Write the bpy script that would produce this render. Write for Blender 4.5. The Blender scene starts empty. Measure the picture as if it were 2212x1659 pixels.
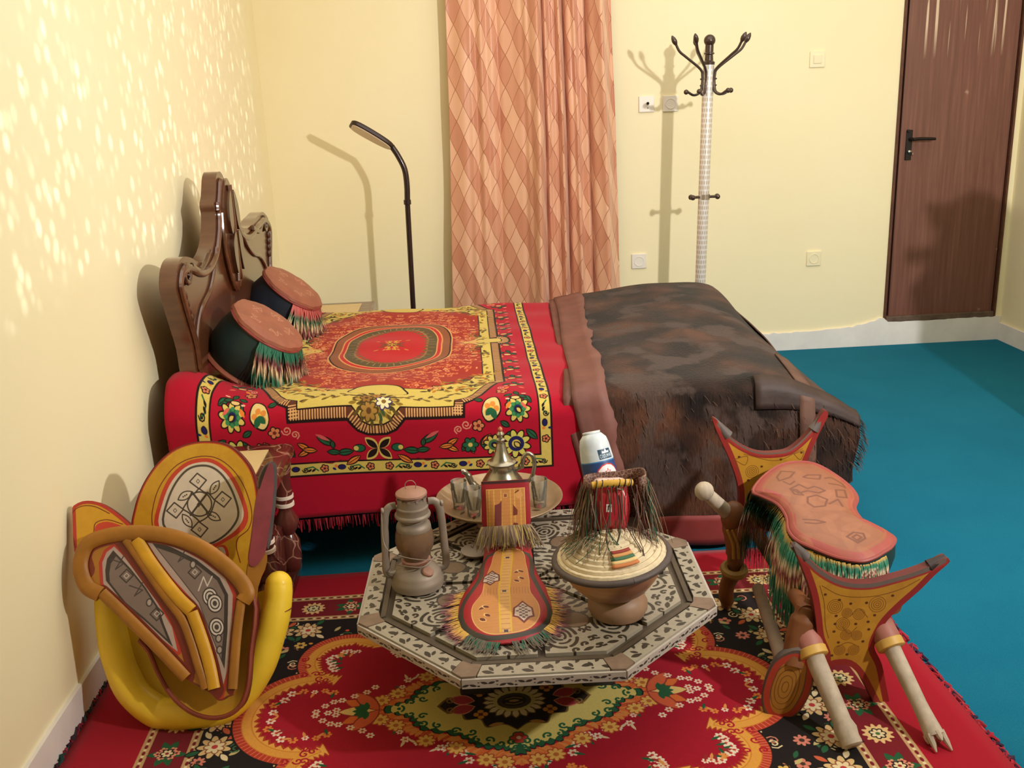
import bpy, math, random
import numpy as np
from math import pi, sin, cos, radians
rng = random.Random(7)
SC = bpy.context.scene
COL = SC.collection

# ------------------------------------------------------------------ camera (solved from the photograph), metres
FPX, PITCH, ROLL, YAW, EYE = 2110.0, 0.28752, -0.04201, 0.03930, 1.4639
fw = np.array([sin(YAW)*cos(PITCH), cos(YAW)*cos(PITCH), -sin(PITCH)])
_rt = np.array([cos(YAW), -sin(YAW), 0.0]); _up = np.cross(_rt, fw)
RT = cos(ROLL)*_rt + sin(ROLL)*_up
UP = -sin(ROLL)*_rt + cos(ROLL)*_up
O0 = np.array([0.0, 0.0, EYE])
from mathutils import Matrix, Vector
cam_d = bpy.data.cameras.new('camera'); cam = bpy.data.objects.new('camera', cam_d); COL.objects.link(cam)
cam_d.sensor_width = 36.0; cam_d.lens = FPX*36.0/2212.0; cam_d.clip_start = 0.05
M = Matrix.Identity(4)
for i in range(3):
    M[i][0] = RT[i]; M[i][1] = UP[i]; M[i][2] = -fw[i]; M[i][3] = O0[i]
cam.matrix_world = M
SC.camera = cam

# ------------------------------------------------------------------ light and exposure
SC.view_settings.view_transform = 'Standard'; SC.view_settings.look = 'None'
SC.view_settings.exposure = -0.08; SC.view_settings.gamma = 1.0
SC.view_settings.use_curve_mapping = False
W = bpy.data.worlds.new('world'); SC.world = W; W.use_nodes = True
W.node_tree.nodes['Background'].inputs[0].default_value = (1, .93, .8, 1)
W.node_tree.nodes['Background'].inputs[1].default_value = 0.12
SC.cycles.max_bounces = 8; SC.cycles.diffuse_bounces = 5; SC.cycles.glossy_bounces = 4
SC.cycles.transmission_bounces = 8; SC.cycles.transparent_max_bounces = 12
SC.cycles.caustics_reflective = False; SC.cycles.caustics_refractive = False
SC.cycles.sample_clamp_indirect = 8.0

KEY_POS = (2.12, 0.87, 2.01)
def lamp(name, kind, loc, energy, color, **kw):
    d = bpy.data.lights.new(name, kind); d.energy = energy; d.color = color
    for k, v in kw.items(): setattr(d, k, v)
    o = bpy.data.objects.new(name, d); COL.objects.link(o); o.location = loc
    return o
key = lamp('wall_lamp_light', 'SPOT', KEY_POS, 390, (1.0, .965, .93), shadow_soft_size=0.05, spot_size=radians(148), spot_blend=1.0)
key.rotation_euler = (Vector((0.45, 5.3, 1.75))-Vector(KEY_POS)).to_track_quat('-Z', 'Y').to_euler()
fill = lamp('ceiling_fill', 'AREA', (1.0, 3.3, 2.74), 34, (1.0, .98, .95), shape='RECTANGLE', size=2.4, size_y=2.8)  # added overhead fill that lifts the whole room, not a fixture
# added spot for an unseen source; nodes mottle its light on the left wall
PL = (2.6, 3.1, 1.55)
spot = lamp('gobo_spot', 'SPOT', PL, 350, (.90, .97, 1.0), spot_size=radians(110), spot_blend=0.05, shadow_soft_size=0.004)
spot.rotation_euler = (0, radians(90), 0)
def gobo(d):
    d.use_nodes = True; nt = d.node_tree; em = nt.nodes['Emission']
    def mth(op, x, y=None, c=False):
        n = nt.nodes.new('ShaderNodeMath'); n.operation = op; n.use_clamp = c
        for i, v in enumerate((x, y)):
            if v is None: continue
            if hasattr(v, 'links'): nt.links.new(v, n.inputs[i])
            else: n.inputs[i].default_value = v
        return n.outputs[0]
    g = nt.nodes.new('ShaderNodeNewGeometry'); sp = nt.nodes.new('ShaderNodeSeparateXYZ'); nt.links.new(g.outputs['Incoming'], sp.inputs[0])
    u = mth('DIVIDE', sp.outputs[1], sp.outputs[0]); v = mth('DIVIDE', sp.outputs[2], sp.outputs[0])      # slope of the ray: sideways, up
    y = mth('ADD', mth('MULTIPLY', u, -3.624), PL[1]); z = mth('ADD', mth('MULTIPLY', v, -3.624), PL[2])
    cb = nt.nodes.new('ShaderNodeCombineXYZ'); nt.links.new(y, cb.inputs[0]); nt.links.new(mth('MULTIPLY', z, .72), cb.inputs[1])
    vo = nt.nodes.new('ShaderNodeTexVoronoi'); vo.inputs['Scale'].default_value = 22; vo.inputs['Randomness'].default_value = 1.0; nt.links.new(cb.outputs[0], vo.inputs['Vector'])
    no = nt.nodes.new('ShaderNodeTexNoise'); no.inputs['Scale'].default_value = 6; nt.links.new(cb.outputs[0], no.inputs['Vector'])
    sepc = nt.nodes.new('ShaderNodeSeparateColor'); nt.links.new(vo.outputs['Color'], sepc.inputs[0])
    spots = mth('MULTIPLY', mth('MULTIPLY', mth('SUBTRACT', .46, vo.outputs['Distance'], True), 4.0, True), mth('ADD', mth('MULTIPLY', sepc.outputs[0], 1.25), .0))
    spots = mth('ADD', mth('MULTIPLY', spots, mth('ADD', no.outputs[0], .35)), .07)
    low = mth('MULTIPLY', mth('SUBTRACT', z, mth('ADD', .95, mth('MULTIPLY', no.outputs[0], .09))), 14, True)
    side = mth('MULTIPLY', mth('SUBTRACT', 5.13, y), 22, True)
    nt.links.new(mth('MULTIPLY', mth('MULTIPLY', spots, low), side), em.inputs['Strength'])
gobo(spot.data)

# ------------------------------------------------------------------ materials
MATS = {}
def srgb(c):
    c = [x/255.0 for x in c[:3]]
    return tuple((x/12.92 if x <= .04045 else ((x+.055)/1.055)**2.4) for x in c) + (1.0,)
def _nt(name):
    m = bpy.data.materials.new(name); m.use_nodes = True
    nt = m.node_tree
    return m, nt, nt.nodes['Principled BSDF']
def N(nt, t, **kw):
    n = nt.nodes.new(t)
    for k, v in kw.items(): setattr(n, k, v)
    return n
def noise(nt, scale, detail=4, coord=None, out='Fac', rough=.55, vscale=None):
    n = N(nt, 'ShaderNodeTexNoise'); n.inputs['Scale'].default_value = scale
    n.inputs['Detail'].default_value = detail; n.inputs['Roughness'].default_value = rough
    if coord is None:
        tc = N(nt, 'ShaderNodeTexCoord'); coord = tc.outputs['Object']
    if vscale:
        mp = N(nt, 'ShaderNodeMapping'); mp.inputs['Scale'].default_value = vscale
        nt.links.new(coord, mp.inputs['Vector']); coord = mp.outputs[0]
    nt.links.new(coord, n.inputs['Vector'])
    return n.outputs[out]
def ramp(nt, fac, stops, interp='LINEAR'):
    r = N(nt, 'ShaderNodeValToRGB'); cr = r.color_ramp; cr.interpolation = interp
    while len(cr.elements) < len(stops): cr.elements.new(.5)
    for e, (p, c) in zip(cr.elements, stops):
        e.position = p; e.color = c if len(c) == 4 and max(c) <= 1 else srgb(c)
    nt.links.new(fac, r.inputs[0]); return r.outputs[0]
def mixc(nt, fac, a, b, mode='MIX'):
    x = N(nt, 'ShaderNodeMix', data_type='RGBA', blend_type=mode)
    for sock, v in ((x.inputs[0], fac), (x.inputs[6], a), (x.inputs[7], b)):
        if hasattr(v, 'links'): nt.links.new(v, sock)
        else: sock.default_value = v
    return x.outputs[2]
def bump(nt, b, h, strength=.3, dist=.002):
    n = N(nt, 'ShaderNodeBump'); n.inputs['Strength'].default_value = strength; n.inputs['Distance'].default_value = dist
    nt.links.new(h, n.inputs['Height']); nt.links.new(n.outputs[0], b.inputs['Normal'])
def mat(name, col, rough=.5, metal=0.0, var=None, bmp=None, coat=0.0, sheen=0.0, trans=0.0, ior=1.45, col2=None, vs=None):
    """plain procedural material: colour, noise variation (scale, amount), bump (scale, strength, distance)"""
    if name in MATS: return MATS[name]
    m, nt, b = _nt(name)
    c = srgb(col); b.inputs['Base Color'].default_value = c
    b.inputs['Roughness'].default_value = rough; b.inputs['Metallic'].default_value = metal
    b.inputs['Coat Weight'].default_value = coat; b.inputs['Coat Roughness'].default_value = .12
    b.inputs['Sheen Weight'].default_value = sheen
    b.inputs['Transmission Weight'].default_value = trans; b.inputs['IOR'].default_value = ior
    if var:
        f = noise(nt, var[0], 5, vscale=vs)
        lo = srgb(col2) if col2 else tuple(x*(1-var[1]) for x in c[:3])+(1,)
        hi = c if col2 else tuple(min(1, x*(1+var[1]*.6)) for x in c[:3])+(1,)
        nt.links.new(ramp(nt, f, [(.3, lo), (.7, hi)]), b.inputs['Base Color'])
    if bmp: bump(nt, b, noise(nt, bmp[0], 4, vscale=vs), bmp[1], bmp[2] if len(bmp) > 2 else .002)
    MATS[name] = m; return m
def imat(name, img, rough=.6, metal=0.0, bmp=0.0, bdist=.002, grain=None, coat=0.0, sheen=0.0, interp='Linear', spec=None):
    """material whose colour is a pattern painted by this script (numpy canvas) on the object's UVs"""
    m, nt, b = _nt(name)
    t = N(nt, 'ShaderNodeTexImage'); t.image = img; t.extension = 'EXTEND'; t.interpolation = interp
    uv = N(nt, 'ShaderNodeUVMap'); nt.links.new(uv.outputs[0], t.inputs[0])
    c = t.outputs[0]
    if grain:
        f = noise(nt, grain[0], 4)
        c = mixc(nt, 1.0, c, ramp(nt, f, [(.25, (1-grain[1],)*3+(1,)), (.75, (1.0,)*3+(1,))]), 'MULTIPLY')
    nt.links.new(c, b.inputs['Base Color'])
    b.inputs['Roughness'].default_value = rough; b.inputs['Metallic'].default_value = metal
    b.inputs['Coat Weight'].default_value = coat; b.inputs['Sheen Weight'].default_value = sheen
    if spec is not None: b.inputs['Specular IOR Level'].default_value = spec
    if bmp: bump(nt, b, t.outputs[0], bmp, bdist)
    MATS[name] = m; return m
def vmat(name, rough=.7, sheen=0.0):
    """material that takes its colour from the mesh's own colour attribute (dyed strands)"""
    if name in MATS: return MATS[name]
    m, nt, b = _nt(name)
    a = N(nt, 'ShaderNodeVertexColor'); a.layer_name = 'Col'
    nt.links.new(a.outputs[0], b.inputs['Base Color']); b.inputs['Roughness'].default_value = rough
    b.inputs['Sheen Weight'].default_value = sheen
    MATS[name] = m; return m

# ------------------------------------------------------------------ painter: patterns drawn with numpy in the pattern's own metres
class Can:
    def __init__(s, x0, y0, x1, y1, ppm, bg):
        s.x0, s.y0, s.x1, s.y1, s.k = x0, y0, x1, y1, ppm
        s.w, s.h = max(2, int(round((x1-x0)*ppm))), max(2, int(round((y1-y0)*ppm)))
        s.a = np.empty((s.h, s.w, 3), np.float32); s.a[:] = np.array(bg[:3], np.float32)/255
        s.T = [lambda p: p]                 # symmetry copies
    def _box(s, lo, hi):
        i0 = max(0, int((lo[0]-s.x0)*s.k)-2); i1 = min(s.w, int((hi[0]-s.x0)*s.k)+3)
        j0 = max(0, int((lo[1]-s.y0)*s.k)-2); j1 = min(s.h, int((hi[1]-s.y0)*s.k)+3)
        if i1 <= i0 or j1 <= j0: return None
        X, Y = np.meshgrid(s.x0+(np.arange(i0, i1)+.5)/s.k, s.y0+(np.arange(j0, j1)+.5)/s.k)
        return i0, i1, j0, j1, X, Y
    def _put(s, bx, cov, col):
        i0, i1, j0, j1 = bx[:4]
        c = np.array(col[:3], np.float32)/255; cov = np.clip(cov, 0, 1)[..., None].astype(np.float32)
        s.a[j0:j1, i0:i1] = s.a[j0:j1, i0:i1]*(1-cov)+c*cov
    def poly(s, pts, col, al=1.0):
        for T in s.T:
            p = T(np.asarray(pts, float)); bx = s._box(p.min(0), p.max(0))
            if bx is None: continue
            X, Y = bx[4:]; cov = np.zeros(X.shape)
            q = np.roll(p, -1, 0)
            for ox, oy in ((-.25, -.25), (.25, -.25), (-.25, .25), (.25, .25)):
                XX = X+ox/s.k; YY = Y+oy/s.k; ins = np.zeros(X.shape, bool)
                for (ax, ay), (bx_, by) in zip(p, q):
                    if ay == by: continue
                    c = (ay > YY) != (by > YY)
                    ins ^= c & (XX < (bx_-ax)*(YY-ay)/(by-ay)+ax)
                cov += ins*.25
            s._put(bx, cov*al, col)
    def line(s, pts, w, col, al=1.0, closed=False):
        for T in s.T:
            p = T(np.asarray(pts, float))
            if closed: p = np.vstack([p, p[:1]])
            bx = s._box(p.min(0)-w, p.max(0)+w)
            if bx is None: continue
            X, Y = bx[4:]; d = np.full(X.shape, 1e9)
            for a, b in zip(p[:-1], p[1:]):
                ab = b-a; L = ab@ab+1e-12
                t = np.clip(((X-a[0])*ab[0]+(Y-a[1])*ab[1])/L, 0, 1)
                d = np.minimum(d, np.hypot(X-a[0]-t*ab[0], Y-a[1]-t*ab[1]))
            s._put(bx, ((w/2-d)*s.k+.5)*1.0*al if al == 1 else np.clip((w/2-d)*s.k+.5, 0, 1)*al, col)
    def ell(s, cx, cy, rx, ry, col, rot=0.0, al=1.0):
        t = np.linspace(0, 2*pi, 17)[:-1]; c, d = cos(rot), sin(rot)
        x = rx*np.cos(t)*1.02; y = ry*np.sin(t)*1.02
        s.poly(np.c_[cx+x*c-y*d, cy+x*d+y*c], col, al)
    def rect(s, x0, y0, x1, y1, col): s.poly([(x0, y0), (x1, y0), (x1, y1), (x0, y1)], col)
    # motifs
    def leaf(s, x, y, L, w, ang, col, edge=None, vein=None):
        t = np.linspace(0, 1, 7); wd = np.sin(t*pi)**.8*w/2
        P = np.r_[np.c_[t*L, wd], np.c_[t[::-1]*L, -wd[::-1]]]
        R = np.array([[cos(ang), -sin(ang)], [sin(ang), cos(ang)]])
        f = lambda Q: Q@R.T+[x, y]
        if edge: s.poly(f((P-[L/2, 0])*[1+.006/L*1.2, 1+.008/w]+[L/2, 0]), edge)
        s.poly(f(P), col)
        if vein: s.line(f(np.array([[L*.1, 0], [L*.9, 0]])), max(w*.12, 1/s.k), vein)
    def flower(s, x, y, r, n, col, cen, edge=None, rot=0.0, mid=None):
        for i in range(n):
            a = rot+2*pi*i/n
            if edge: s.ell(x+cos(a)*r*.62, y+sin(a)*r*.62, r*.42+.0025, r*(1.9/n)+.0025, edge, a)
        if edge: s.ell(x, y, r*.55+.002, r*.55+.002, edge)
        for i in range(n):
            a = rot+2*pi*i/n
            s.ell(x+cos(a)*r*.62, y+sin(a)*r*.62, r*.38, r*(1.75/n), col, a)
        if mid: s.ell(x, y, r*.55, r*.55, mid)
        s.ell(x, y, r*.3, r*.3, cen)
    def scroll(s, x, y, r, ang, col, w, turn=1.4, flip=1):
        t = np.linspace(0, 1, 12); a = ang+flip*t*turn*2*pi; rr = r*(1-t*.8)
        s.line(np.c_[x+rr*np.cos(a), y+rr*np.sin(a)], w, col)
    def mirror4(s):
        b = np.concatenate([s.a[:, ::-1], s.a], 1); s.a = np.concatenate([b[::-1], b], 0)
        s.x0, s.y0 = -s.x1, -s.y1; s.h, s.w = s.a.shape[:2]
    def image(s, name):
        img = bpy.data.images.new(name, s.w, s.h, alpha=False)
        px = np.ones((s.h, s.w, 4), np.float32); px[..., :3] = np.clip(s.a, 0, 1)
        img.pixels.foreach_set(px.ravel()); img.update(); img.pack()
        return img
    def uv(s, P):
        P = np.asarray(P, float)
        return np.c_[(P[:, 0]-s.x0)/(s.x1-s.x0), (P[:, 1]-s.y0)/(s.y1-s.y0)]
def smooth_closed(pts, n=6):
    """closed Catmull-Rom through the points"""
    p = np.asarray(pts, float); m = len(p); out = []
    for i in range(m):
        a, b, c, d = p[i-1], p[i], p[(i+1) % m], p[(i+2) % m]
        for k in range(n):
            t = k/n
            out.append(.5*((2*b)+(c-a)*t+(2*a-5*b+4*c-d)*t*t+(3*b-a-3*c+d)*t**3))
    return np.array(out)
def smooth_open(pts, n=6):
    p = np.asarray(pts, float); out = []
    q = np.vstack([2*p[0]-p[1], p, 2*p[-1]-p[-2]])
    for i in range(1, len(q)-2):
        a, b, c, d = q[i-1], q[i], q[i+1], q[i+2]
        for k in range(n):
            t = k/n
            out.append(.5*((2*b)+(c-a)*t+(2*a-5*b+4*c-d)*t*t+(3*b-a-3*c+d)*t**3))
    out.append(p[-1]); return np.array(out)
def interp(x, xs, ys): return float(np.interp(x, xs, ys))

# ------------------------------------------------------------------ mesh builder and objects
class MB:
    def __init__(s): s.v = []; s.f = []; s.u = []; s.m = []; s.c = []
    def add(s, V, F, uv=None, m=0, col=None):
        b = len(s.v); V = np.asarray(V, float)
        s.v += [tuple(x) for x in V]; s.f += [tuple(b+i for i in f) for f in F]
        s.u += [tuple(x) for x in uv] if uv is not None else [(0., 0.)]*len(V)
        s.c += [tuple(x) for x in col] if col is not None else [(1., 1., 1.)]*len(V)
        s.m += list(m) if isinstance(m, (list, tuple)) else [m]*len(F); return s
    def box(s, c, size, R=None, m=0):
        q = np.array([(x, y, z) for x in (-.5, .5) for y in (-.5, .5) for z in (-.5, .5)])*size
        if R is not None: q = q@np.asarray(R).T
        return s.add(q+c, [(0, 1, 3, 2), (4, 6, 7, 5), (0, 4, 5, 1), (2, 3, 7, 6), (0, 2, 6, 4), (1, 5, 7, 3)], m=m)
    def lathe(s, prof, c=(0, 0, 0), R=None, n=24, m=0, sx=1.0, sy=1.0, uv=False):
        V = []; U = []; a = np.linspace(0, 2*pi, n+1)[:-1]
        for k, (r, z) in enumerate(prof):
            for t in a: V.append((r*cos(t)*sx, r*sin(t)*sy, z)); U.append((t/(2*pi), k/(len(prof)-1)))
        V = np.array(V)
        if R is not None: V = V@np.asarray(R).T
        F = []
        for k in range(len(prof)-1):
            for i in range(n):
                j = (i+1) % n; F.append((k*n+i, k*n+j, (k+1)*n+j, (k+1)*n+i))
        if prof[0][0] > 1e-4: F.append(tuple(range(n))[::-1])
        if prof[-1][0] > 1e-4: F.append(tuple((len(prof)-1)*n+i for i in range(n)))
        return s.add(V+np.asarray(c), F, U if uv else None, m)
    def tube(s, pts, r, n=10, m=0, cap=True, flat=1.0, col=None, upv=None):
        P = np.asarray(pts, float); L = len(P)
        rr = np.full(L, r) if np.isscalar(r) else np.asarray(r, float)
        T = np.gradient(P, axis=0); T /= np.linalg.norm(T, axis=1)[:, None]+1e-12
        u = np.array(upv if upv is not None else ((0, 0, 1) if abs(T[0][2]) < .9 else (1, 0, 0)), float)
        V = []; a = np.linspace(0, 2*pi, n+1)[:-1]
        for i in range(L):
            u = u-T[i]*(u@T[i]); u /= np.linalg.norm(u)+1e-12; w = np.cross(T[i], u)
            for t in a: V.append(P[i]+rr[i]*(cos(t)*w+sin(t)*u*flat))
        F = [(k*n+i, k*n+(i+1) % n, (k+1)*n+(i+1) % n, (k+1)*n+i) for k in range(L-1) for i in range(n)]
        if cap: F += [tuple(range(n))[::-1], tuple((L-1)*n+i for i in range(n))]
        C = None
        if col is not None: C = [col[min(i, len(col)-1)] for i in range(L) for _ in range(n)]
        return s.add(V, F, m=m, col=C)
    def sphere(s, c, r, n=14, k=9, m=0):
        r = np.array([r]*3 if np.isscalar(r) else r, float)
        pr = [(sin(t), -cos(t)) for t in np.linspace(0, pi, k)]
        V = np.array([(a*cos(t), a*sin(t), z) for a, z in pr for t in np.linspace(0, 2*pi, n+1)[:-1]])*r
        F = [(q*n+i, q*n+(i+1) % n, (q+1)*n+(i+1) % n, (q+1)*n+i) for q in range(k-1) for i in range(n)]
        return s.add(V+np.asarray(c), F, m=m)
    def grid(s, P, uv=None, m=0, flip=False, closed=False, col=None):
        """P: (nu, nv, 3) array"""
        P = np.asarray(P, float); nu, nv = P.shape[:2]
        F = []
        for i in range(nu-1):
            for j in range(nv-(0 if closed else 1)):
                jj = (j+1) % nv
                q = (i*nv+j, i*nv+jj, (i+1)*nv+jj, (i+1)*nv+j); F.append(q[::-1] if flip else q)
        return s.add(P.reshape(-1, 3), F, None if uv is None else np.asarray(uv).reshape(-1, 2), m, None if col is None else np.asarray(col).reshape(-1, 3))
    def prism(s, P2, fr, th, can=None, m=0, mside=None, front=0.0, dish=0.0):
        """closed outline P2 (plane metres) raised on frame fr; front face at +front, back face at front-th"""
        P2 = np.asarray(P2, float); n = len(P2)
        A = fr.p3(P2, front); B = fr.p3(P2, front-th)
        U = can.uv(P2) if can else np.zeros((n, 2))
        area = .5*np.sum(P2[:, 0]*np.roll(P2[:, 1], -1)-np.roll(P2[:, 0], -1)*P2[:, 1])
        o = range(n) if area > 0 else range(n)[::-1]
        o = list(o)
        s.add(np.vstack([A, B]), [tuple(o), tuple(n+i for i in o[::-1])], np.vstack([U, U]), m)
        F = []
        for a, b in zip(o, o[1:]+o[:1]): F.append((a, n+a, n+b, b))
        s.add(np.vstack([A, B]), F, np.vstack([U, U]), m if mside is None else mside)
        return s
    def pad(s, P2, fr, rings, can=None, m=0, mside=None, nside=0, cen=None):
        """rings of the outline scaled about its middle at given heights: a stuffed pad"""
        P2 = np.asarray(P2, float); n = len(P2); c = P2.mean(0) if cen is None else np.asarray(cen)
        V = []; U = []
        for sc, h in rings:
            Q = c+(P2-c)*sc; V.append(fr.p3(Q, h)); U.append(can.uv(Q) if can else np.zeros((n, 2)))
        area = .5*np.sum(P2[:, 0]*np.roll(P2[:, 1], -1)-np.roll(P2[:, 0], -1)*P2[:, 1])
        V = np.vstack(V); U = np.vstack(U); F = []; ml = []; ms = m if mside is None else mside
        for k in range(len(rings)-1):
            for i in range(n):
                j = (i+1) % n; q = (k*n+i, k*n+j, (k+1)*n+j, (k+1)*n+i); F.append(q if area > 0 else q[::-1]); ml.append(ms if k < nside else m)
        t = tuple((len(rings)-1)*n+i for i in range(n)); F.append(t if area > 0 else t[::-1]); ml.append(m)
        b = tuple(range(n)); F.append(b[::-1] if area > 0 else b); ml.append(ms)
        return s.add(V, F, U, ml)
    def build(s, name, mats, parent=None, angle=40, bevel=0.0, flat=False):
        me = bpy.data.meshes.new(name)
        V = np.array(s.v)
        if parent is not None: 
            base = np.array(world_loc(parent)); V = V-base
        # merge the duplicated vertices that share place and uv
        me.from_pydata([tuple(x) for x in V], [], s.f)
        if not isinstance(mats, (list, tuple)): mats = [mats]
        for q in mats: me.materials.append(q)
        me.polygons.foreach_set('material_index', s.m)
        if any(u != (0., 0.) for u in s.u):
            ul = me.uv_layers.new(name='UVMap'); li = np.empty(len(me.loops), int); me.loops.foreach_get('vertex_index', li)
            ul.data.foreach_set('uv', np.array(s.u, np.float32)[li].ravel())
        if any(c != (1., 1., 1.) for c in s.c):
            ca = me.color_attributes.new('Col', 'FLOAT_COLOR', 'POINT')
            cc = np.ones((len(s.v), 4), np.float32); cc[:, :3] = np.array(s.c); ca.data.foreach_set('color', cc.ravel())
        me.validate(); me.update()
        if not flat:
            me.polygons.foreach_set('use_smooth', [True]*len(me.polygons))
            me.set_sharp_from_angle(angle=radians(angle))
        o = bpy.data.objects.new(name, me); COL.objects.link(o)
        if parent is not None: o.parent = parent
        if bevel:
            b = o.modifiers.new('bevel', 'BEVEL'); b.width = bevel; b.segments = 2; b.limit_method = 'ANGLE'; b.angle_limit = radians(50)
        return o
LOC = {}
def world_loc(o):
    p = np.zeros(3)
    while o is not None: p += np.array(o.location); o = o.parent
    return p
def tag(o, label=None, cat=None, group=None, kind=None):
    if label: o['label'] = label
    if cat: o['category'] = cat
    if group: o['group'] = group
    if kind: o['kind'] = kind
    return o
def thing(name, loc, label, cat, group=None):
    o = bpy.data.objects.new(name, None); COL.objects.link(o); o.location = loc; o.empty_display_size = .05
    return tag(o, label, cat, group)
def struct(o): o['kind'] = 'structure'; return o
class Fr:
    """a plane in the room with its own metre axes; at() reads off where a measured sight line meets it"""
    def __init__(s, o, ex, ey):
        s.o = np.asarray(o, float); s.ex = np.asarray(ex, float); s.ex = s.ex/np.linalg.norm(s.ex)
        ey = np.asarray(ey, float); ey = ey-s.ex*(ey@s.ex); s.ey = ey/np.linalg.norm(ey); s.ez = np.cross(s.ex, s.ey)
        s.R = np.stack([s.ex, s.ey, s.ez], 1)
    def p3(s, P2, h=0.0):
        P2 = np.asarray(P2, float); return s.o+P2[:, :1]*s.ex+P2[:, 1:2]*s.ey+np.asarray(h)*s.ez
    def at(s, pts):
        out = []
        for x, y in pts:
            d = fw*FPX+RT*(x-1106)+UP*(829.5-y); t = ((s.o-O0)@s.ez)/(d@s.ez); q = O0+t*d-s.o
            out.append((q@s.ex, q@s.ey))
        return np.array(out)
def zz(x0, y0, k): return lambda pts: [(x0+a*k, y0+b*k) for a, b in pts]
def rotz(a): return np.array([[cos(a), -sin(a), 0], [sin(a), cos(a), 0], [0, 0, 1]])
def axis_frame(n, up=(0, 0, 1)):
    """rotation whose third column is n"""
    n = np.array(n, float); n /= np.linalg.norm(n)
    x = np.cross(up, n)
    if np.linalg.norm(x) < 1e-4: x = np.array([1., 0, 0])
    x /= np.linalg.norm(x); return np.stack([x, np.cross(n, x), n], 1)
def band_col(bands, t):
    for e, c in bands:
        if t <= e: return srgb(c)[:3]
    return srgb(bands[-1][1])[:3]
def strand(mb, root, d, L, w, bands, sag=.3, jit=.25, seg=5, down=(0, 0, -1), stop=None, side=None):
    """one flat hanging thong, coloured in bands from its root"""
    d = np.asarray(d, float)+np.array([rng.gauss(0, jit) for _ in range(3)])*.5; d /= np.linalg.norm(d)
    dn = np.asarray(down, float); p = np.asarray(root, float).copy(); P = [p.copy()]
    v = d.copy()
    for k in range(seg):
        v = v*(1-sag)+dn*sag+np.array([rng.gauss(0, jit*.25) for _ in range(3)]); v /= np.linalg.norm(v)
        p = p+v*L/seg
        if stop is not None: p = stop(p)
        P.append(p.copy())
    P = np.array(P)
    s = np.cross(d, dn) if side is None else np.asarray(side, float)
    if np.linalg.norm(s) < 1e-3: s = np.array([1., 0, 0])
    s = s/np.linalg.norm(s); V = []; C = []
    for i, q in enumerate(P):
        ww = w*(1-.5*i/len(P)); V += [q-s*ww/2, q+s*ww/2]
        c = band_col(bands, i/(len(P)-1)); C += [c, c]
    mb.add(V, [(2*i, 2*i+1, 2*i+3, 2*i+2) for i in range(len(P)-1)], col=C)

# ================================================================== THE ROOM
XL, XR, YB, YF, ZC = -1.024, 3.031, 5.346, -1.6, 2.8
def wallmat(name, c, c2):
    m, nt, b = _nt(name)
    f = noise(nt, 1.3, 5); g = noise(nt, 60, 3)
    col = ramp(nt, f, [(.3, c), (.75, c2)])
    nt.links.new(col, b.inputs['Base Color']); b.inputs['Roughness'].default_value = .75
    bump(nt, b, g, .12, .002); return m
M_WALL = wallmat('yellow_wall_paint', (245, 233, 191), (248, 237, 200))
M_WHITE = mat('white_gloss_paint', (236, 232, 228), .55, var=(7, .08), bmp=(25, .3, .004))
def carpet_mat():
    m, nt, b = _nt('blue_carpet')
    f = noise(nt, 420, 3); g = noise(nt, 3, 4)
    c = mixc(nt, .35, ramp(nt, f, [(.3, (8, 88, 120)), (.75, (26, 130, 158))]), ramp(nt, g, [(.3, (8, 100, 132)), (.7, (24, 120, 148))]))
    nt.links.new(c, b.inputs['Base Color']); b.inputs['Roughness'].default_value = .95; b.inputs['Specular IOR Level'].default_value = .15
    bump(nt, b, f, .6, .004); return m
b = MB(); b.box((1.0, 1.87, -.05), (4.25, 7.2, .1)); struct(b.build('floor', carpet_mat(), flat=True))
b = MB(); b.box((XL-.06, 1.87, 1.4), (.12, 7.2, 2.8)); struct(b.build('wall_left', M_WALL, flat=True))
b = MB(); b.box((XR+.06, 1.87, 1.4), (.12, 7.2, 2.8)); struct(b.build('wall_right', M_WALL, flat=True))
b = MB(); b.box((1.0, YF-.06, 1.4), (4.3, .12, 2.8)); struct(b.build('wall_front', M_WALL, flat=True))
b = MB(); b.box((1.0, 1.87, ZC+.05), (4.3, 7.2, .1)); struct(b.build('ceiling', mat('ceiling_paint', (240, 232, 210), .8), flat=True))
DX0, DX1, DZ0, DZ1 = 2.345, 3.0, .135, 2.2
b = MB()
b.box(((XL+DX0)/2, YB+.06, 1.4), (DX0-XL, .12, 2.8)); b.box(((DX0+DX1)/2, YB+.06, (DZ1+ZC)/2), (DX1-DX0, .12, ZC-DZ1))
b.box(((DX0+DX1)/2, YB+.06, DZ0/2), (DX1-DX0, .12, DZ0)); b.box(((DX1+XR)/2, YB+.06, 1.4), (XR-DX1, .12, 2.8))
struct(b.build('wall_back', M_WALL, flat=True))
# baseboards: a white painted band with a ragged hand-brushed top edge
def ragged(x0, x1, zf, n=90, seed=3):
    r = random.Random(seed); P = [(x1, 0), (x0, 0)][::-1]
    top = [(x1-(x1-x0)*i/n, zf(x1-(x1-x0)*i/n)+r.gauss(0, .0022)) for i in range(n+1)]
    return [(x0, 0), (x1, 0)]+top
fb = Fr((0, YB, 0), (1, 0, 0), (0, 0, 1))
zb = lambda x: interp(x, [XL, 1.2, 1.95, 2.15, 2.3, 2.34, 2.36, XR], [.1, .1, .105, .115, .15, .17, .135, .135])
b = MB(); b.prism(ragged(XL, XR-.002, zb, 160), fb, .018, front=.014); struct(b.build('baseboard_back', M_WHITE, flat=True))
fl = Fr((XL, 0, 0), (0, 1, 0), (0, 0, 1))
b = MB(); b.prism(ragged(YF, YB-.016, lambda x: .109, 60, 4), fl, .018, front=.012); struct(b.build('baseboard_left', M_WHITE, flat=True))
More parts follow.
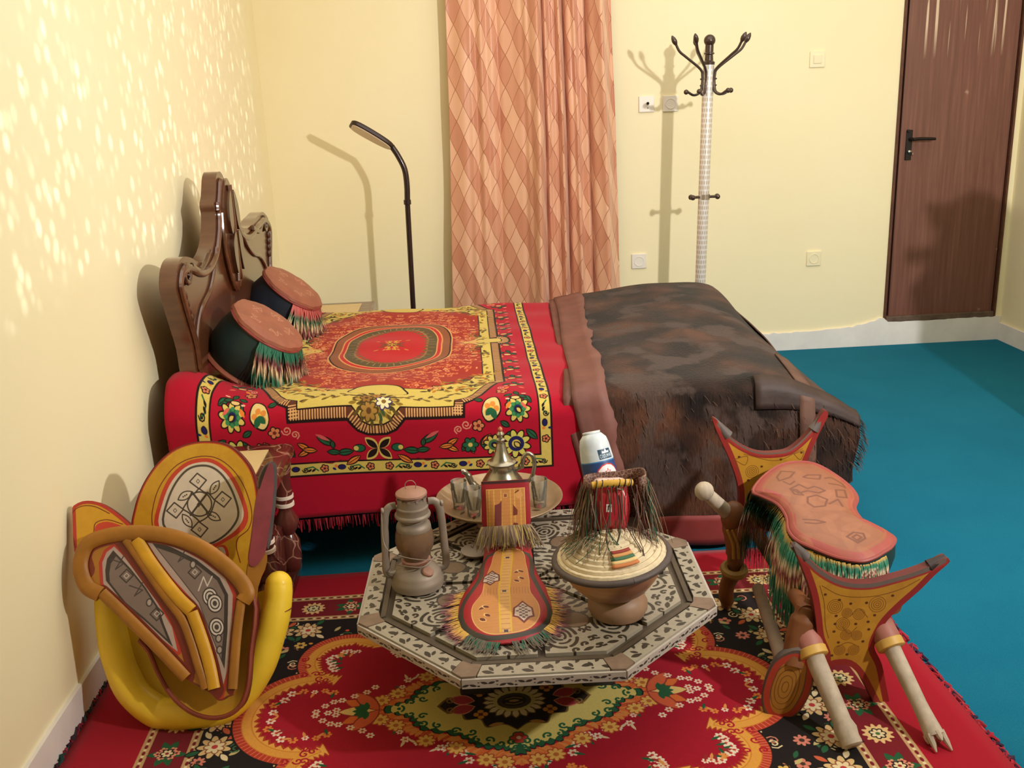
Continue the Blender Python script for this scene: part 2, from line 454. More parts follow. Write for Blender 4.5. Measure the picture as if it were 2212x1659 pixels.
frr = Fr((XR, 0, 0), (0, -1, 0), (0, 0, 1))
b = MB(); b.prism(ragged(-YB+.016, -YF, lambda x: .10, 60, 5), frr, .018, front=.012); struct(b.build('baseboard_right', M_WHITE, flat=True))

# door
def wood_mat(name, a, c, rough=.35, scale=3.0, coat=.25, stretch=(30, 30, 1.2), a3=None, drips=False):
    m, nt, b = _nt(name)
    f = noise(nt, scale, 6, vscale=stretch)
    col = ramp(nt, f, [(.3, a), (.55, a3 or tuple((x+y)/2 for x, y in zip(a, c))), (.72, c)])
    if drips:
        tc = N(nt, 'ShaderNodeTexCoord'); sep = N(nt, 'ShaderNodeSeparateXYZ'); nt.links.new(tc.outputs['Object'], sep.inputs[0])
        d = noise(nt, 1.0, 2, vscale=(38, 1, .8)); mt = N(nt, 'ShaderNodeMapRange'); mt.inputs['From Min'].default_value = .60; mt.inputs['From Max'].default_value = .63
        nt.links.new(d, mt.inputs['Value'])
        z = N(nt, 'ShaderNodeMapRange'); z.inputs['From Min'].default_value = 1.42; z.inputs['From Max'].default_value = 1.60; nt.links.new(sep.outputs[2], z.inputs['Value'])
        mu = N(nt, 'ShaderNodeMath', operation='MULTIPLY'); nt.links.new(mt.outputs[0], mu.inputs[0]); nt.links.new(z.outputs[0], mu.inputs[1])
        col = mixc(nt, mu.outputs[0], col, srgb((215, 190, 165)))
        s2 = noise(nt, 7, 4); m2 = N(nt, 'ShaderNodeMapRange'); m2.inputs['From Min'].default_value = .70; m2.inputs['From Max'].default_value = .76; nt.links.new(s2, m2.inputs['Value'])
        col = mixc(nt, m2.outputs[0], col, srgb((176, 150, 130)))
    nt.links.new(col, b.inputs['Base Color']); b.inputs['Roughness'].default_value = rough
    b.inputs['Coat Weight'].default_value = coat; b.inputs['Coat Roughness'].default_value = .15
    return m
M_DOOR = wood_mat('door_veneer', (104, 62, 50), (130, 86, 72), .5, 2.2, .1, drips=True)
M_DFRAME = mat('door_frame_wood', (96, 58, 38), .6, var=(20, .3))
M_BLACK = mat('black_iron', (34, 28, 26), .4, .3)
M_CHROME = mat('bright_steel', (205, 200, 190), .25, 1.0)
d = bpy.data.objects.new('door_1', None); COL.objects.link(d); d.location = ((DX0+DX1)/2, YB, DZ0); struct(d)
b = MB(); b.box(((DX0+DX1)/2+.008, YB+.03, (DZ0+DZ1)/2+.01), (DX1-DX0-.05, .04, DZ1-DZ0-.035)); b.build('door_leaf', M_DOOR, d, bevel=.003)
for nm, c, sz in (('jamb', (DX0+.008, YB+.055, (DZ0+DZ1)/2), (.016, .125, DZ1-DZ0)), ('jamb', (DX1-.006, YB+.055, (DZ0+DZ1)/2), (.012, .125, DZ1-DZ0)), ('lintel', ((DX0+DX1)/2, YB+.055, DZ1-.01), (DX1-DX0, .125, .02))):
    b = MB(); b.box(c, sz); b.build(nm, M_DFRAME, d, bevel=.002)
b = MB(); b.box(((DX0+DX1)/2, YB+.002, DZ0+.016), (DX1-DX0-.03, .03, .03)); b.build('door_sill', mat('worn_sill_wood', (104, 84, 70), .7, var=(30, .3)), d, bevel=.003)
b = MB(); b.box((2.425, YB+.006, 1.115), (.034, .008, .16)); hp = b.build('handle_plate', M_BLACK, d, bevel=.003)
b = MB(); b.tube([(2.428, YB+.005, 1.147), (2.428, YB-.045, 1.147)], .009); b.tube(smooth_open([(2.424, YB-.045, 1.147), (2.47, YB-.05, 1.149), (2.545, YB-.048, 1.145)], 4), [.011]*8+[.009], n=10, flat=.8)
b.build('door_handle', M_BLACK, d)
b = MB(); b.lathe([(.009, 0), (.009, .012), (.006, .014)], (2.427, YB+.003, 1.08), axis_frame((0, -1, 0)), 14); b.build('lock_cylinder', M_CHROME, d)
b = MB(); b.box((2.428, YB-.02, 1.075), (.003, .02, .012)); b.lathe([(.0, -.0015), (.011, -.0015), (.011, .0015), (0, .0015)], (2.428, YB-.034, 1.07), axis_frame((1, 0, 0)), 14); b.build('key', M_CHROME, d)
b = MB(); b.box((2.415, YB-.002, 1.19), (.012, .014, .016)); b.build('bolt_knob', M_BLACK, d, bevel=.003)

# wall plates
M_PLATE = mat('white_plastic', (238, 232, 222), .35)
M_PLATE2 = mat('cream_plastic', (242, 232, 196), .35)
M_HOLE = mat('dark_socket_hole', (60, 48, 36), .8)
def plate(name, x, z, label, cat, kind, m, group=None, w=.082):
    t = thing(name, (x, YB, z), label, cat, group)
    b = MB(); b.box((x, YB-.004, z), (w, .01, w)); b.build('face_plate', m, t, bevel=.003)
    if kind == 'socket':
        b = MB(); b.lathe([(.027, 0), (.027, .003), (.024, .003), (.021, -.006), (0, -.006)], (x, YB-.0085, z), axis_frame((0, -1, 0)), 24); b.build('socket_well', m, t)
        for s in (-1, 1):
            b = MB(); b.lathe([(.0028, 0), (.0028, .002)], (x+s*.0095, YB-.0035, z), axis_frame((0, -1, 0)), 8); b.build('contact_hole', M_HOLE, t)
        b = MB(); b.lathe([(.0024, 0), (.0024, .003)], (x, YB-.0035, z+.011), axis_frame((0, -1, 0)), 8); b.build('earth_pin', M_CHROME, t)
    elif kind == 'switch':
        b = MB(); b.box((x, YB-.011, z), (.044, .006, .044), np.array([[1, 0, 0], [0, cos(.06), -sin(.06)], [0, sin(.06), cos(.06)]])); b.build('rocker', m, t, bevel=.003)
    else:
        b = MB(); b.lathe([(.0075, 0), (.0075, .006), (.004, .006), (.004, .001), (0, .001)], (x+.006, YB-.008, z+.004), axis_frame((0, -1, 0)), 14); b.build('antenna_jack', M_HOLE, t)
        b = MB(); b.lathe([(.003, 0), (.003, .003)], (x+.006, YB-.0085, z-.02), axis_frame((0, -1, 0)), 8); b.build('screw', M_HOLE, t)
plate('wall_socket', .942, .553, 'white wall socket low on the wall just right of the curtain', 'socket', 'socket', M_PLATE, 'wall sockets on the yellow wall')
plate('wall_socket', 1.925, .520, 'white wall socket low on the wall between coat rack and door', 'socket', 'socket', M_PLATE2, 'wall sockets on the yellow wall')
plate('wall_socket', 1.113, 1.386, 'upper wall socket in the shadow of the coat rack', 'socket', 'socket', M_PLATE, 'wall sockets on the yellow wall')
plate('antenna_outlet', .985, 1.388, 'white aerial outlet plate beside the upper socket near the curtain', 'outlet', 'jack', M_PLATE)
plate('light_switch', 1.894, 1.579, 'cream light switch high on the wall left of the door', 'switch', 'switch', M_PLATE2)

# ------------------------------------------------------------------ curtain
def curtain_mat():
    m, nt, b = _nt('peach_diamond_curtain')
    uv = N(nt, 'ShaderNodeUVMap'); sp = N(nt, 'ShaderNodeSeparateXYZ'); nt.links.new(uv.outputs[0], sp.inputs[0])
    def mth(op, x, y=None):
        n = N(nt, 'ShaderNodeMath', operation=op)
        for i, v in enumerate((x, y)):
            if v is None: continue
            if hasattr(v, 'links'): nt.links.new(v, n.inputs[i])
            else: n.inputs[i].default_value = v
        return n.outputs[0]
    u = mth('DIVIDE', sp.outputs[0], .078); v = mth('DIVIDE', sp.outputs[1], .158)
    w = mth('MULTIPLY', mth('SINE', mth('MULTIPLY', v, 4*pi)), .045)      # ogee sides
    w2 = mth('MULTIPLY', mth('SINE', mth('MULTIPLY', u, 2*pi)), .03)
    a = mth('ADD', mth('ADD', u, v), w2); c = mth('SUBTRACT', mth('ADD', u, 0.0), mth('SUBTRACT', v, w2))
    fa = mth('FRACT', a); fc = mth('FRACT', c); ia = mth('FLOOR', a); ic = mth('FLOOR', c)
    cb = N(nt, 'ShaderNodeCombineXYZ'); nt.links.new(ia, cb.inputs[0]); nt.links.new(ic, cb.inputs[1])
    wn = N(nt, 'ShaderNodeTexWhiteNoise', noise_dimensions='3D'); nt.links.new(cb.outputs[0], wn.inputs['Vector'])
    par = mth('MODULO', mth('ABSOLUTE', mth('ADD', ia, 0)), 2.0)
    tone = mth('ADD', mth('MULTIPLY', par, .62), mth('MULTIPLY', wn.outputs[0], .38))
    col = ramp(nt, tone, [(.0, (204, 138, 108)), (.5, (222, 164, 132)), (1., (236, 186, 152))])
    e = mth('MINIMUM', mth('MINIMUM', fa, mth('SUBTRACT', 1.0, fa)), mth('MINIMUM', fc, mth('SUBTRACT', 1.0, fc)))
    ed = N(nt, 'ShaderNodeMapRange'); ed.inputs['From Min'].default_value = .012; ed.inputs['From Max'].default_value = .03; nt.links.new(e, ed.inputs['Value'])
    col = mixc(nt, ed.outputs[0], srgb((170, 104, 74)), col)
    nt.links.new(col, b.inputs['Base Color'])
    rr = N(nt, 'ShaderNodeMapRange'); rr.inputs['To Min'].default_value = .3; rr.inputs['To Max'].default_value = .5; nt.links.new(tone, rr.inputs['Value'])
    nt.links.new(rr.outputs[0], b.inputs['Roughness']); b.inputs['Sheen Weight'].default_value = .3; b.inputs['Specular IOR Level'].default_value = .45
    return m
t = thing('curtain', (.38, YB-.09, .05), 'peach satin curtain with woven diamond pattern hanging in front of the wall', 'curtain')
nu, nv = 260, 70
r2 = np.random.RandomState(4)
fold = [(r2.uniform(.05, .95), r2.uniform(.018, .045), r2.uniform(.012, .035)) for _ in range(26)]
PX = np.zeros((nu, nv, 3)); UV = np.zeros((nu, nv, 2))
for j in range(nv):
    q = j/(nv-1); z = 2.74-(2.74-.04)*q
    xl = interp(z, [0, .41, 1.3, 1.94, 2.7], [-.125, -.098, -.062, -.048, -.045]); xr = interp(z, [0, .41, 1.3, 1.94, 2.7], [.845, .826, .81, .79, .785])
    for i in range(nu):
        s = i/(nu-1); yy = 0.0
        for k, (c0, wd, am) in enumerate(fold):
            cc = c0+.012*sin(k*2.1+q*3.0)*q
            yy += 1.5*am*math.exp(-((s-cc)/wd)**2)*(.75+.35*sin(k+q*2.2))
        # the deep pleats right of the middle and the flat left width
        for cc, wd, am in ((.57, .010, -.06), (.665, .012, .075), (.70, .009, -.06), (.76, .014, .05), (.835, .010, -.05), (.47, .016, .035), (.30, .02, -.03), (.985, .02, -.035)):
            yy += am*math.exp(-((s-cc-.02*q*(cc-.3))/wd)**2)
        yy += .004*sin(40*s+9*q)+.006*sin(13*s*q+q*17)+.004*sin(27*q+s*31)
        PX[i, j] = (xl+(xr-xl)*s, YB-.085-yy*.75, z); UV[i, j, 1] = z
    dd = np.r_[0, np.cumsum(np.linalg.norm(np.diff(PX[:, j, :2], axis=0), axis=1))]; UV[:, j, 0] = dd
PX[..., 1] = np.minimum(PX[..., 1], YB-.03)
b = MB(); b.grid(PX, UV, flip=True); o = b.build('curtain_cloth', curtain_mat(), t, angle=180)
so = o.modifiers.new('thickness', 'SOLIDIFY'); so.thickness = .002

# ------------------------------------------------------------------ reading lamp behind the bed
M_LAMP = mat('brown_black_lacquer', (48, 32, 28), .28, .2, coat=.4)
LX, LY = -.292, 4.95
t = thing('floor_lamp', (LX+.02, LY, 0), 'slim dark floor reading lamp with bent neck and flat head behind the bed', 'lamp')
b = MB(); b.lathe([(.115, 0), (.115, .018), (.10, .026), (.03, .03), (.014, .05), (.012, .08)], (LX+.012, LY, 0), n=32); b.build('lamp_base', M_LAMP, t)
def on_y(y, pts): return [tuple(Fr((0, y, 0), (1, 0, 0), (0, 0, 1)).p3(Fr((0, y, 0), (1, 0, 0), (0, 0, 1)).at([p]))[0]) for p in pts]
pa = on_y(LY, [(893, 672), (880, 437), (879, 400), (874, 366), (860, 337), (846, 316)])
b = MB(); b.tube([(LX+.012, LY, .03), pa[0], pa[1]], .0135, 14); b.build('pole', M_LAMP, t)
b = MB(); b.lathe([(.014, -.012), (.0185, -.01), (.0185, .012), (.014, .014)], pa[1], n=16); b.build('collar', M_LAMP, t)
b = MB(); b.tube(smooth_open(pa[1:], 6), .0145, 14); b.build('flexible_neck', M_LAMP, t)
hd = on_y(LY, [(848, 318)])[0]; he = on_y(LY-.02, [(757, 266)])[0]
hx = np.array(he)-np.array(hd); hl = np.linalg.norm(hx); hx /= hl
fr = Fr(hd, hx, np.cross((-.2, .35, .92), hx))
tt = np.linspace(0, 2*pi, 33)[:-1]
ol = smooth_closed([(-.0, .016), (hl*.25, .034), (hl*.7, .04), (hl*.96, .03), (hl, 0), (hl*.96, -.03), (hl*.7, -.04), (hl*.25, -.034), (0, -.016)], 4)
sg = -1 if fr.ez[2] < 0 else 1
b = MB(); b.pad(ol, fr, [(.93, -.012), (1, -.009), (1, .006), (.94, .011)] if sg > 0 else [(.94, -.011), (1, -.006), (1, .009), (.93, .012)]); b.build('lamp_head', M_LAMP, t)
b = MB(); b.prism(ol*[.9, .82]+[hl*.05, 0], fr, .004, front=-.0115 if sg > 0 else .0155); b.build('diffuser', mat('unlit_diffuser', (225, 205, 180), .35), t)
b = MB(); b.lathe([(.007, 0), (.007, .004), (0, .005)], fr.p3([(hl*.62, .0)], sg*.011)[0], axis_frame(fr.ez*sg), 12); b.build('touch_button', M_CHROME, t)

# ------------------------------------------------------------------ coat rack
M_BRN = mat('dark_brown_plastic', (62, 42, 32), .32, 0.0, coat=.5)
def perf_mat():
    m, nt, b = _nt('silver_patterned_tube')
    tc = N(nt, 'ShaderNodeTexCoord'); sp = N(nt, 'ShaderNodeSeparateXYZ'); nt.links.new(tc.outputs['UV'], sp.inputs[0])
    br = N(nt, 'ShaderNodeTexBrick'); br.offset = .5
    mp = N(nt, 'ShaderNodeMapping'); mp.inputs['Scale'].default_value = (14, 62, 1); nt.links.new(tc.outputs['UV'], mp.inputs[0]); nt.links.new(mp.outputs[0], br.inputs['Vector'])
    br.inputs['Color1'].default_value = srgb((206, 194, 180)); br.inputs['Color2'].default_value = srgb((210, 198, 184)); br.inputs['Mortar'].default_value = srgb((240, 236, 234))
    br.inputs['Mortar Size'].default_value = .22; br.inputs['Mortar Smooth'].default_value = .3; br.inputs['Brick Width'].default_value = 1.0; br.inputs['Row Height'].default_value = 1.0; br.inputs['Scale'].default_value = 1.0
    nt.links.new(br.outputs[0], b.inputs['Base Color']); b.inputs['Metallic'].default_value = .35; b.inputs['Roughness'].default_value = .3
    return m
RY = 4.9
P0 = np.array([1.165, RY, 0.0]); top = np.array(on_y(RY, [(1531, 140)])[0]); bot = np.array(on_y(RY, [(1512, 632)])[0])
ax = (top-bot)/np.linalg.norm(top-bot); P0 = bot-ax*(bot[2]/ax[2])
t = thing('coat_rack', tuple(P0), 'tall silver coat rack with dark brown hooks standing behind the bed foot', 'coat rack')
R = axis_frame(ax); Lp = np.linalg.norm(top-P0)
b = MB(); b.lathe([(.027, .03), (.027, Lp)], P0, R, 28, uv=True); b.build('pole', perf_mat(), t)
b = MB(); b.lathe([(.028, 0), (.029, .012), (.021, .02), (.019, .045), (.0255, .05), (.0255, .054), (.02, .058), (.02, .09)], top, R, 24); b.build('finial_collar', M_BRN, t)
b = MB(); b.sphere(top+ax*.111, .028, 20, 13); b.build('finial_ball', M_BRN, t)
b = MB(); b.lathe([(.032, .02), (.035, .05), (.029, .07)], P0, R, 24); b.build('foot_collar', M_BRN, t)
for k in range(4):
    a = k*pi/2+.6; dv = np.array([cos(a), sin(a), 0]); 
    b = MB(); b.tube(smooth_open([P0+dv*.03+(0, 0, .05), P0+dv*.12+(0, 0, .06), P0+dv*.24+(0, 0, .012)], 5), .011, 10, flat=.8); b.build('foot', M_BRN, t)
hooks = [(190, 0), (237, 0), (352, 0), (318, 0), (100, 0)]
for a, _ in hooks:
    a = radians(a); dv = np.array([cos(a), sin(a)*.9, 0]); rr = .031
    c0 = top-ax*.03
    pts = smooth_open([c0-ax*.100+dv*(rr+.072)+(0, 0, .008), c0-ax*.108+dv*(rr+.04), c0-ax*.095+dv*(rr+.008), c0-ax*.06+dv*rr, c0-ax*.02+dv*rr, c0+ax*.012+dv*(rr+.012), c0+ax*.068+dv*(rr+.085), c0+ax*.095+dv*(rr+.12), c0+ax*.128+dv*(rr+.140)], 5)
    b = MB(); b.tube(pts, .0062, 10)
    e = pts[-1]; q = (pts[-1]-pts[-3]); q /= np.linalg.norm(q)
    b.lathe([(.005, -.006), (.0115, .008), (.013, .018), (.010, .032), (.004, .043), (0, .046)], e, axis_frame(q), 12)
    b.sphere(pts[0]+dv*.008, .0125, 12, 8)
    hk = b.build('hook', M_BRN, t)
    for dz in (-.035, -.065):
        b = MB(); b.sphere(c0+ax*dz+dv*(rr+.007), .0045, 8, 6); b.build('rivet', M_BRN, hk)
mid = np.array(on_y(RY, [(1521, 425)])[0])
b = MB(); b.lathe([(.0285, -.013), (.0285, .013)], mid, R, 28); b.build('peg_band', mat('peg_band_steel', (190, 175, 160), .3, .8), t)
for a in (178, 200, 2, -18, 90):
    a = radians(a); dv = np.array([cos(a), sin(a), 0])
    b = MB(); b.tube([mid+dv*.026, mid+dv*.062], .0065, 10); b.sphere(mid+dv*.066, .0135, 12, 8); b.build('peg', M_BRN, t)

# ================================================================== THE BED
M_MAHOG = wood_mat('varnished_headboard_wood', (82, 46, 28), (106, 66, 42), .2, 2.0, .6, stretch=(3, 1.4, 16))
M_CARVE = wood_mat('carved_dark_wood', (56, 30, 18), (86, 50, 30), .22, 6.0, .6, stretch=(3, 3, 3))
BX0, BX1, BY0, BY1 = -.93, 1.05, 2.95, 4.45
bed = thing('bed', ((BX0+BX1)/2, 3.7, 0), 'double bed with carved varnished wooden headboard against the left wall', 'bed')
fh = Fr((-.885, 3.68, 0), (0, 1, 0), (0, 0, 1))     # ez = +x, towards the room
hb = [(-.70, .05), (.73, .05), (.735, .55), (.70, .68), (.715, .78), (.765, .86), (.79, .92), (.775, .97), (.73, 1.0), (.66, 1.02), (.575, 1.015), (.50, 1.01), (.44, 1.0), (.385, .992), (.32, .992), (.245, 1.005), (.19, 1.03), (.155, 1.065), (.14, 1.09), (.15, 1.115), (.12, 1.135), (.085, 1.165), (.06, 1.195), (.03, 1.222), (0, 1.238), (-.04, 1.24), (-.075, 1.222), (-.10, 1.19), (-.125, 1.16), (-.155, 1.135), (-.15, 1.105), (-.165, 1.07), (-.19, 1.04), (-.24, 1.0), (-.32, .975), (-.40, .972), (-.46, .985), (-.52, 1.006), (-.60, 1.022), (-.66, 1.015), (-.70, .99), (-.725, .95), (-.715, .90), (-.68, .82), (-.645, .74), (-.64, .66), (-.68, .5)]
hb = hb[:3]+[tuple(q) for q in smooth_open(hb[3:-1], 3)]+hb[-1:]; b = MB(); b.prism(hb, fh, .05); b.build('headboard', M_MAHOG, bed, bevel=.008)
def ridge(pts, r, name='carved_moulding', m=None, rel=.004, flat=.75):
    b = MB(); b.tube(fh.p3(smooth_open(pts, 5), rel), r, 8, flat=flat, upv=(1, 0, 0)); return b.build(name, m or M_MAHOG, bed)
edge = hb[2:-1]
nin = np.array(edge); cen = np.array([0, .8]); 
def inset(p, d):
    p = np.asarray(p, float); tg = np.gradient(p, axis=0); nr = np.c_[-tg[:, 1], tg[:, 0]]; nr /= np.linalg.norm(nr, axis=1)[:, None]
    return p+nr*d
ridge(inset(edge, .035), .014)                      # moulding that follows the outline
ridge([(-.60, .55), (-.60, .68), (-.585, .76), (-.50, .83), (-.36, .87), (-.27, .93), (-.21, .99)], .010)
ridge([(.62, .55), (.63, .68), (.60, .78), (.50, .85), (.38, .88), (.28, .93), (.21, .99)], .010)
# crest carving: an upright leaf with two slits, a bead row and scrolls
b = MB(); b.prism(smooth_closed([(0, 1.215), (.07, 1.15), (.105, 1.06), (.10, .97), (.075, .90), (.03, .83), (-.01, .80), (-.05, .83), (-.09, .90), (-.115, .98), (-.115, 1.07), (-.08, 1.15)], 4), fh, .03, front=.02); b.build('crest_carving', M_MAHOG, bed, bevel=.008)
for s in (-1, 1):
    b = MB(); b.prism(smooth_closed([(s*.02, 1.17), (s*.065, 1.13), (s*.08, 1.07), (s*.06, 1.02), (s*.03, 1.06)], 4), fh, .018, front=.034); b.build('carved_leaf', M_CARVE, bed, bevel=.004)
    b = MB(); b.prism(smooth_closed([(s*.02, 1.02), (s*.07, .99), (s*.075, .93), (s*.05, .87), (s*.025, .93)], 4), fh, .018, front=.036); b.build('carved_leaf', M_CARVE, bed, bevel=.004)
    ridge([(s*.012, 1.19), (s*.014, 1.05), (s*.012, .9), (s*.03, .84)], .009, 'carved_rib', rel=.026)
    ridge([(s*.10, 1.10), (s*.115, 1.02), (s*.10, .93), (s*.06, .85), (s*.02, .81)], .011, 'carved_rib', rel=.012)
    # corner scrolls
    x = .70 if s > 0 else -.64
    t0 = np.linspace(0, 1, 16); an = t0*3.2*pi; rr = .045*(1-.75*t0)
    ridge(list(zip(x-s*.03+s*rr*np.cos(an), .965+rr*np.sin(an)*.8)), .009, 'carved_scroll', M_CARVE, .006)
    b = MB()
    for q in range(4):
        b.sphere(fh.p3([(x+s*.02-s*.01*q, .91-.026*q)], .004)[0], (.010, .014, .018), 8, 6)
    b.build('carved_beads', M_CARVE, bed)
    ridge([(x-s*.09, .985), (x-s*.16, .955), (x-s*.24, .965), (x-s*.30, .985)], .011, 'carved_scroll', M_CARVE, .006)
b = MB(); b.prism(smooth_closed([(-.03, .80), (.03, .80), (.06, .70), (.05, .55), (-.05, .55), (-.07, .70)], 3), fh, .01, front=.008); b.build('centre_panel', M_MAHOG, bed, bevel=.003)
for y in (BY0+.015, BY1-.015):
    b = MB(); b.box(((BX0+BX1)/2, y, .30), (BX1-BX0-.02, .03, .13)); b.build('side_rail', M_MAHOG, bed, bevel=.005)
fo = Fr((BX1, 3.7, 0), (0, 1, 0), (0, 0, 1))
b = MB(); b.prism(smooth_closed([(-.74, .06), (.74, .06), (.74, .46), (.5, .525), (0, .54), (-.5, .51), (-.74, .44)], 3), fo, .04); b.build('footboard', M_MAHOG, bed, bevel=.006)
b = MB(); b.box(((BX0+BX1)/2-.01, 3.7, .42), (BX1-BX0-.08, BY1-BY0-.03, .17)); b.build('mattress', mat('mattress_ticking', (225, 215, 200), .9), bed, bevel=.04)
for x in (BX0+.02, BX1-.03):
    for y in (BY0+.05, BY1-.05):
        b = MB(); b.box((x, y, .12), (.05, .05, .24)); b.build('leg', M_MAHOG, bed, bevel=.005)

# ------------------------------------------------------------------ patterned bedspread
def paint_spread():
    c = Can(0, 0, .70, 1.24, 900, (176, 16, 44))
    RED, YEL, BLK, GRN, ORG, NVY, BRN = (176, 16, 44), (212, 188, 96), (34, 16, 14), (36, 96, 62), (226, 128, 52), (32, 30, 88), (140, 84, 48)
    # outer band
    for u0, s0, col in ((.552, .99, BLK), (.546, .984, YEL), (.514, .948, BLK), (.509, .943, RED)): c.rect(-.1, -.1, u0, s0, col)
    def band(x, y, k, vert):
        f = (lambda a, b_: (x+b_, y+a)) if vert else (lambda a, b_: (x+a, y+b_))
        if k % 3 == 0:
            p = f(0, 0); c.flower(p[0], p[1], .0115, 5, (206, 120, 80), (70, 20, 20), BLK)
        elif k % 3 == 1:
            c.line([f(-.028, .006), f(-.012, -.007), f(.006, -.004), f(.016, .007)], .004, GRN); p = f(.012, .002); c.scroll(p[0], p[1], .010, 0, BLK, .003)
            for q in (-.02, -.008): p = f(q, 0); c.leaf(p[0], p[1], .016, .007, .6+(pi/2 if vert else 0), BLK)
        else:
            p = f(-.006, -.002); c.ell(p[0], p[1], .009 if vert else .013, .013 if vert else .009, BLK); c.ell(p[0], p[1], .0075 if vert else .011, .011 if vert else .0075, NVY)
            p = f(.012, .007); c.leaf(p[0], p[1], .014, .008, (0 if vert else -.6), NVY); p = f(.012, -.006); c.ell(p[0], p[1], .005, .005, ORG)
    for k in range(11): band(.03+.048*k, .966, k, False)
    for k in range(19): band(.530, .03+.048*k, k, True)
    # flowers in the red border
    def big(x, y, r, col, mid, cen, rot=0): c.flower(x, y, r*1.08, 9, col, cen, BLK, rot, mid); c.leaf(x-r*.1, y-r*.1, r*.5, r*.3, .8, YEL, BLK)
    def lf(x, y, L, w, a, col): c.leaf(x, y, L, w, a, col, BLK, BLK)
    for x, y, a in ((.44, .745, 2.2), (.46, .74, .9), (.43, .862, 2.4), (.47, .86, .8), (.36, .875, 2.6), (.36, .92, -2.6), (.29, .885, 2.2)): lf(x, y, .045, .018, a, GRN)
    for x, y, a in ((.355, .87, 2.3), (.30, .93, -2.0), (.25, .88, 2.6), (.25, .92, -2.7), (.235, .90, 3.0)): lf(x, y, .042, .014, a, ORG)
    big(.445, .795, .036, YEL, GRN, NVY); big(.435, .905, .042, (212, 202, 96), NVY, YEL, .3); big(.365, .905, .03, YEL, (70, 110, 60), NVY)
    c.flower(.29, .902, .024, 6, GRN, YEL, BLK); 
    for a in np.linspace(0, 2*pi, 9)[:-1]: c.ell(.445+.02*cos(a), .795+.02*sin(a), .006, .006, (60, 130, 80))
    # orange blossom in the corner of the red ground
    c.poly(smooth_closed([(.33, .80), (.345, .76), (.375, .745), (.39, .765), (.392, .80), (.37, .825), (.345, .83)], 3), BLK)
    c.poly(smooth_closed([(.333, .80), (.347, .763), (.374, .75), (.386, .767), (.388, .799), (.368, .82), (.347, .825)], 3), (228, 200, 130))
    c.flower(.362, .792, .024, 5, (222, 140, 62), (236, 190, 80), None); c.leaf(.362, .79, .035, .02, 1.2, GRN); c.leaf(.365, .79, .03, .018, 2.4, GRN)
    c.flower(.318, .84, .018, 5, (214, 130, 84), (120, 40, 30), BLK); c.flower(.40, .70, .018, 5, (214, 130, 84), (120, 40, 30), BLK)
    c.scroll(.28, .835, .016, 0, (220, 150, 120), .004); c.scroll(.255, .85, .014, 2, (220, 150, 120), .004); c.scroll(.40, .665, .014, 1, (220, 150, 120), .004)
    lf(.39, .83, .03, .014, .6, GRN); lf(.335, .765, .028, .014, 3.6, GRN)
    # butterfly motif at the middle of the drop
    for a, col in ((.75, BLK), (-.75, BLK)): c.leaf(.0, .905, .055, .03, a, YEL); c.leaf(.003, .905, .046, .02, a, col)
    c.ell(.06, .903, .02, .014, BLK); c.ell(.06, .903, .017, .011, GRN); c.ell(.07, .903, .008, .008, YEL)
    lf(.08, .912, .05, .018, .1, GRN); lf(.06, .93, .05, .016, .55, ORG); lf(.12, .915, .04, .014, -.1, GRN); lf(.135, .89, .06, .02, -.5, GRN); c.leaf(.15, .875, .05, .012, -.5, (206, 90, 90)); lf(.14, .90, .025, .01, -1.4, GRN)
    c.line([(.12, .94), (.15, .95), (.19, .945)], .003, (110, 10, 26))
    # side border: leaf and bud groups
    for y in np.arange(.05, .72, .11):
        lf(.44, y, .03, .012, 1.3, GRN); lf(.43, y+.02, .028, .012, 2.6, GRN); lf(.45, y+.03, .028, .012, .6, GRN); c.ell(.44, y+.045, .016, .010, BLK); c.ell(.44, y+.045, .013, .007, (226, 190, 120)); c.leaf(.425, y+.06, .03, .012, 2.2, ORG); c.leaf(.455, y+.065, .028, .01, .8, (214, 96, 80)); c.ell(.415, y+.05, .007, .004, (226, 180, 150)); c.ell(.468, y+.02, .008, .004, (226, 180, 150))
    # the ribbed frame and the yellow frame inside it
    out = [(-.1, .862), (.03, .858), (.06, .845), (.078, .825), (.09, .812), (.275, .812), (.278, .772), (.305, .76), (.335, .72), (.36, .665), (.39, .60), (.415, .585), (.415, .07), (.435, .065), (.455, .04), (.46, 0), (.46, -.1), (-.1, -.1)]
    def shr(P, d): 
        P = np.array(P); q = P.copy(); n = len(P)
        for i in range(n):
            a, b_, e = P[i-1], P[i], P[(i+1) % n]; t1 = (b_-a)/np.linalg.norm(b_-a); t2 = (e-b_)/np.linalg.norm(e-b_)
            n1 = np.array([t1[1], -t1[0]]); n2 = np.array([t2[1], -t2[0]]); q[i] = b_+(n1+n2)*d/max(.3, 1+n1@n2)
        q[0, 0] = -.1; q[-1, 0] = -.1; q[-2, 1] = -.1; q[-1, 1] = -.1; return q
    c.poly(shr(out, -.003), BLK); c.poly(shr(out, .006), (96, 52, 34))
    e = shr(out, .006)[:-2]; seg = np.diff(e, axis=0); L = np.r_[0, np.cumsum(np.linalg.norm(seg, axis=1))]
    for d in np.arange(0, L[-1], .0085):
        i = min(np.searchsorted(L, d, 'right')-1, len(seg)-1); p = e[i]+seg[i]*(d-L[i])/max(1e-9, L[i+1]-L[i]); tg = seg[i]/np.linalg.norm(seg[i]); nn = np.array([tg[1], -tg[0]])
        c.line([p, p+nn*.026], .0040, (222, 172, 112))
    inn = shr(out, .034); c.poly(shr(out, .030), BLK); c.poly(inn, YEL)
    # vine and posy on the yellow frame
    OLV, DOL = (142, 112, 40), (78, 60, 26)
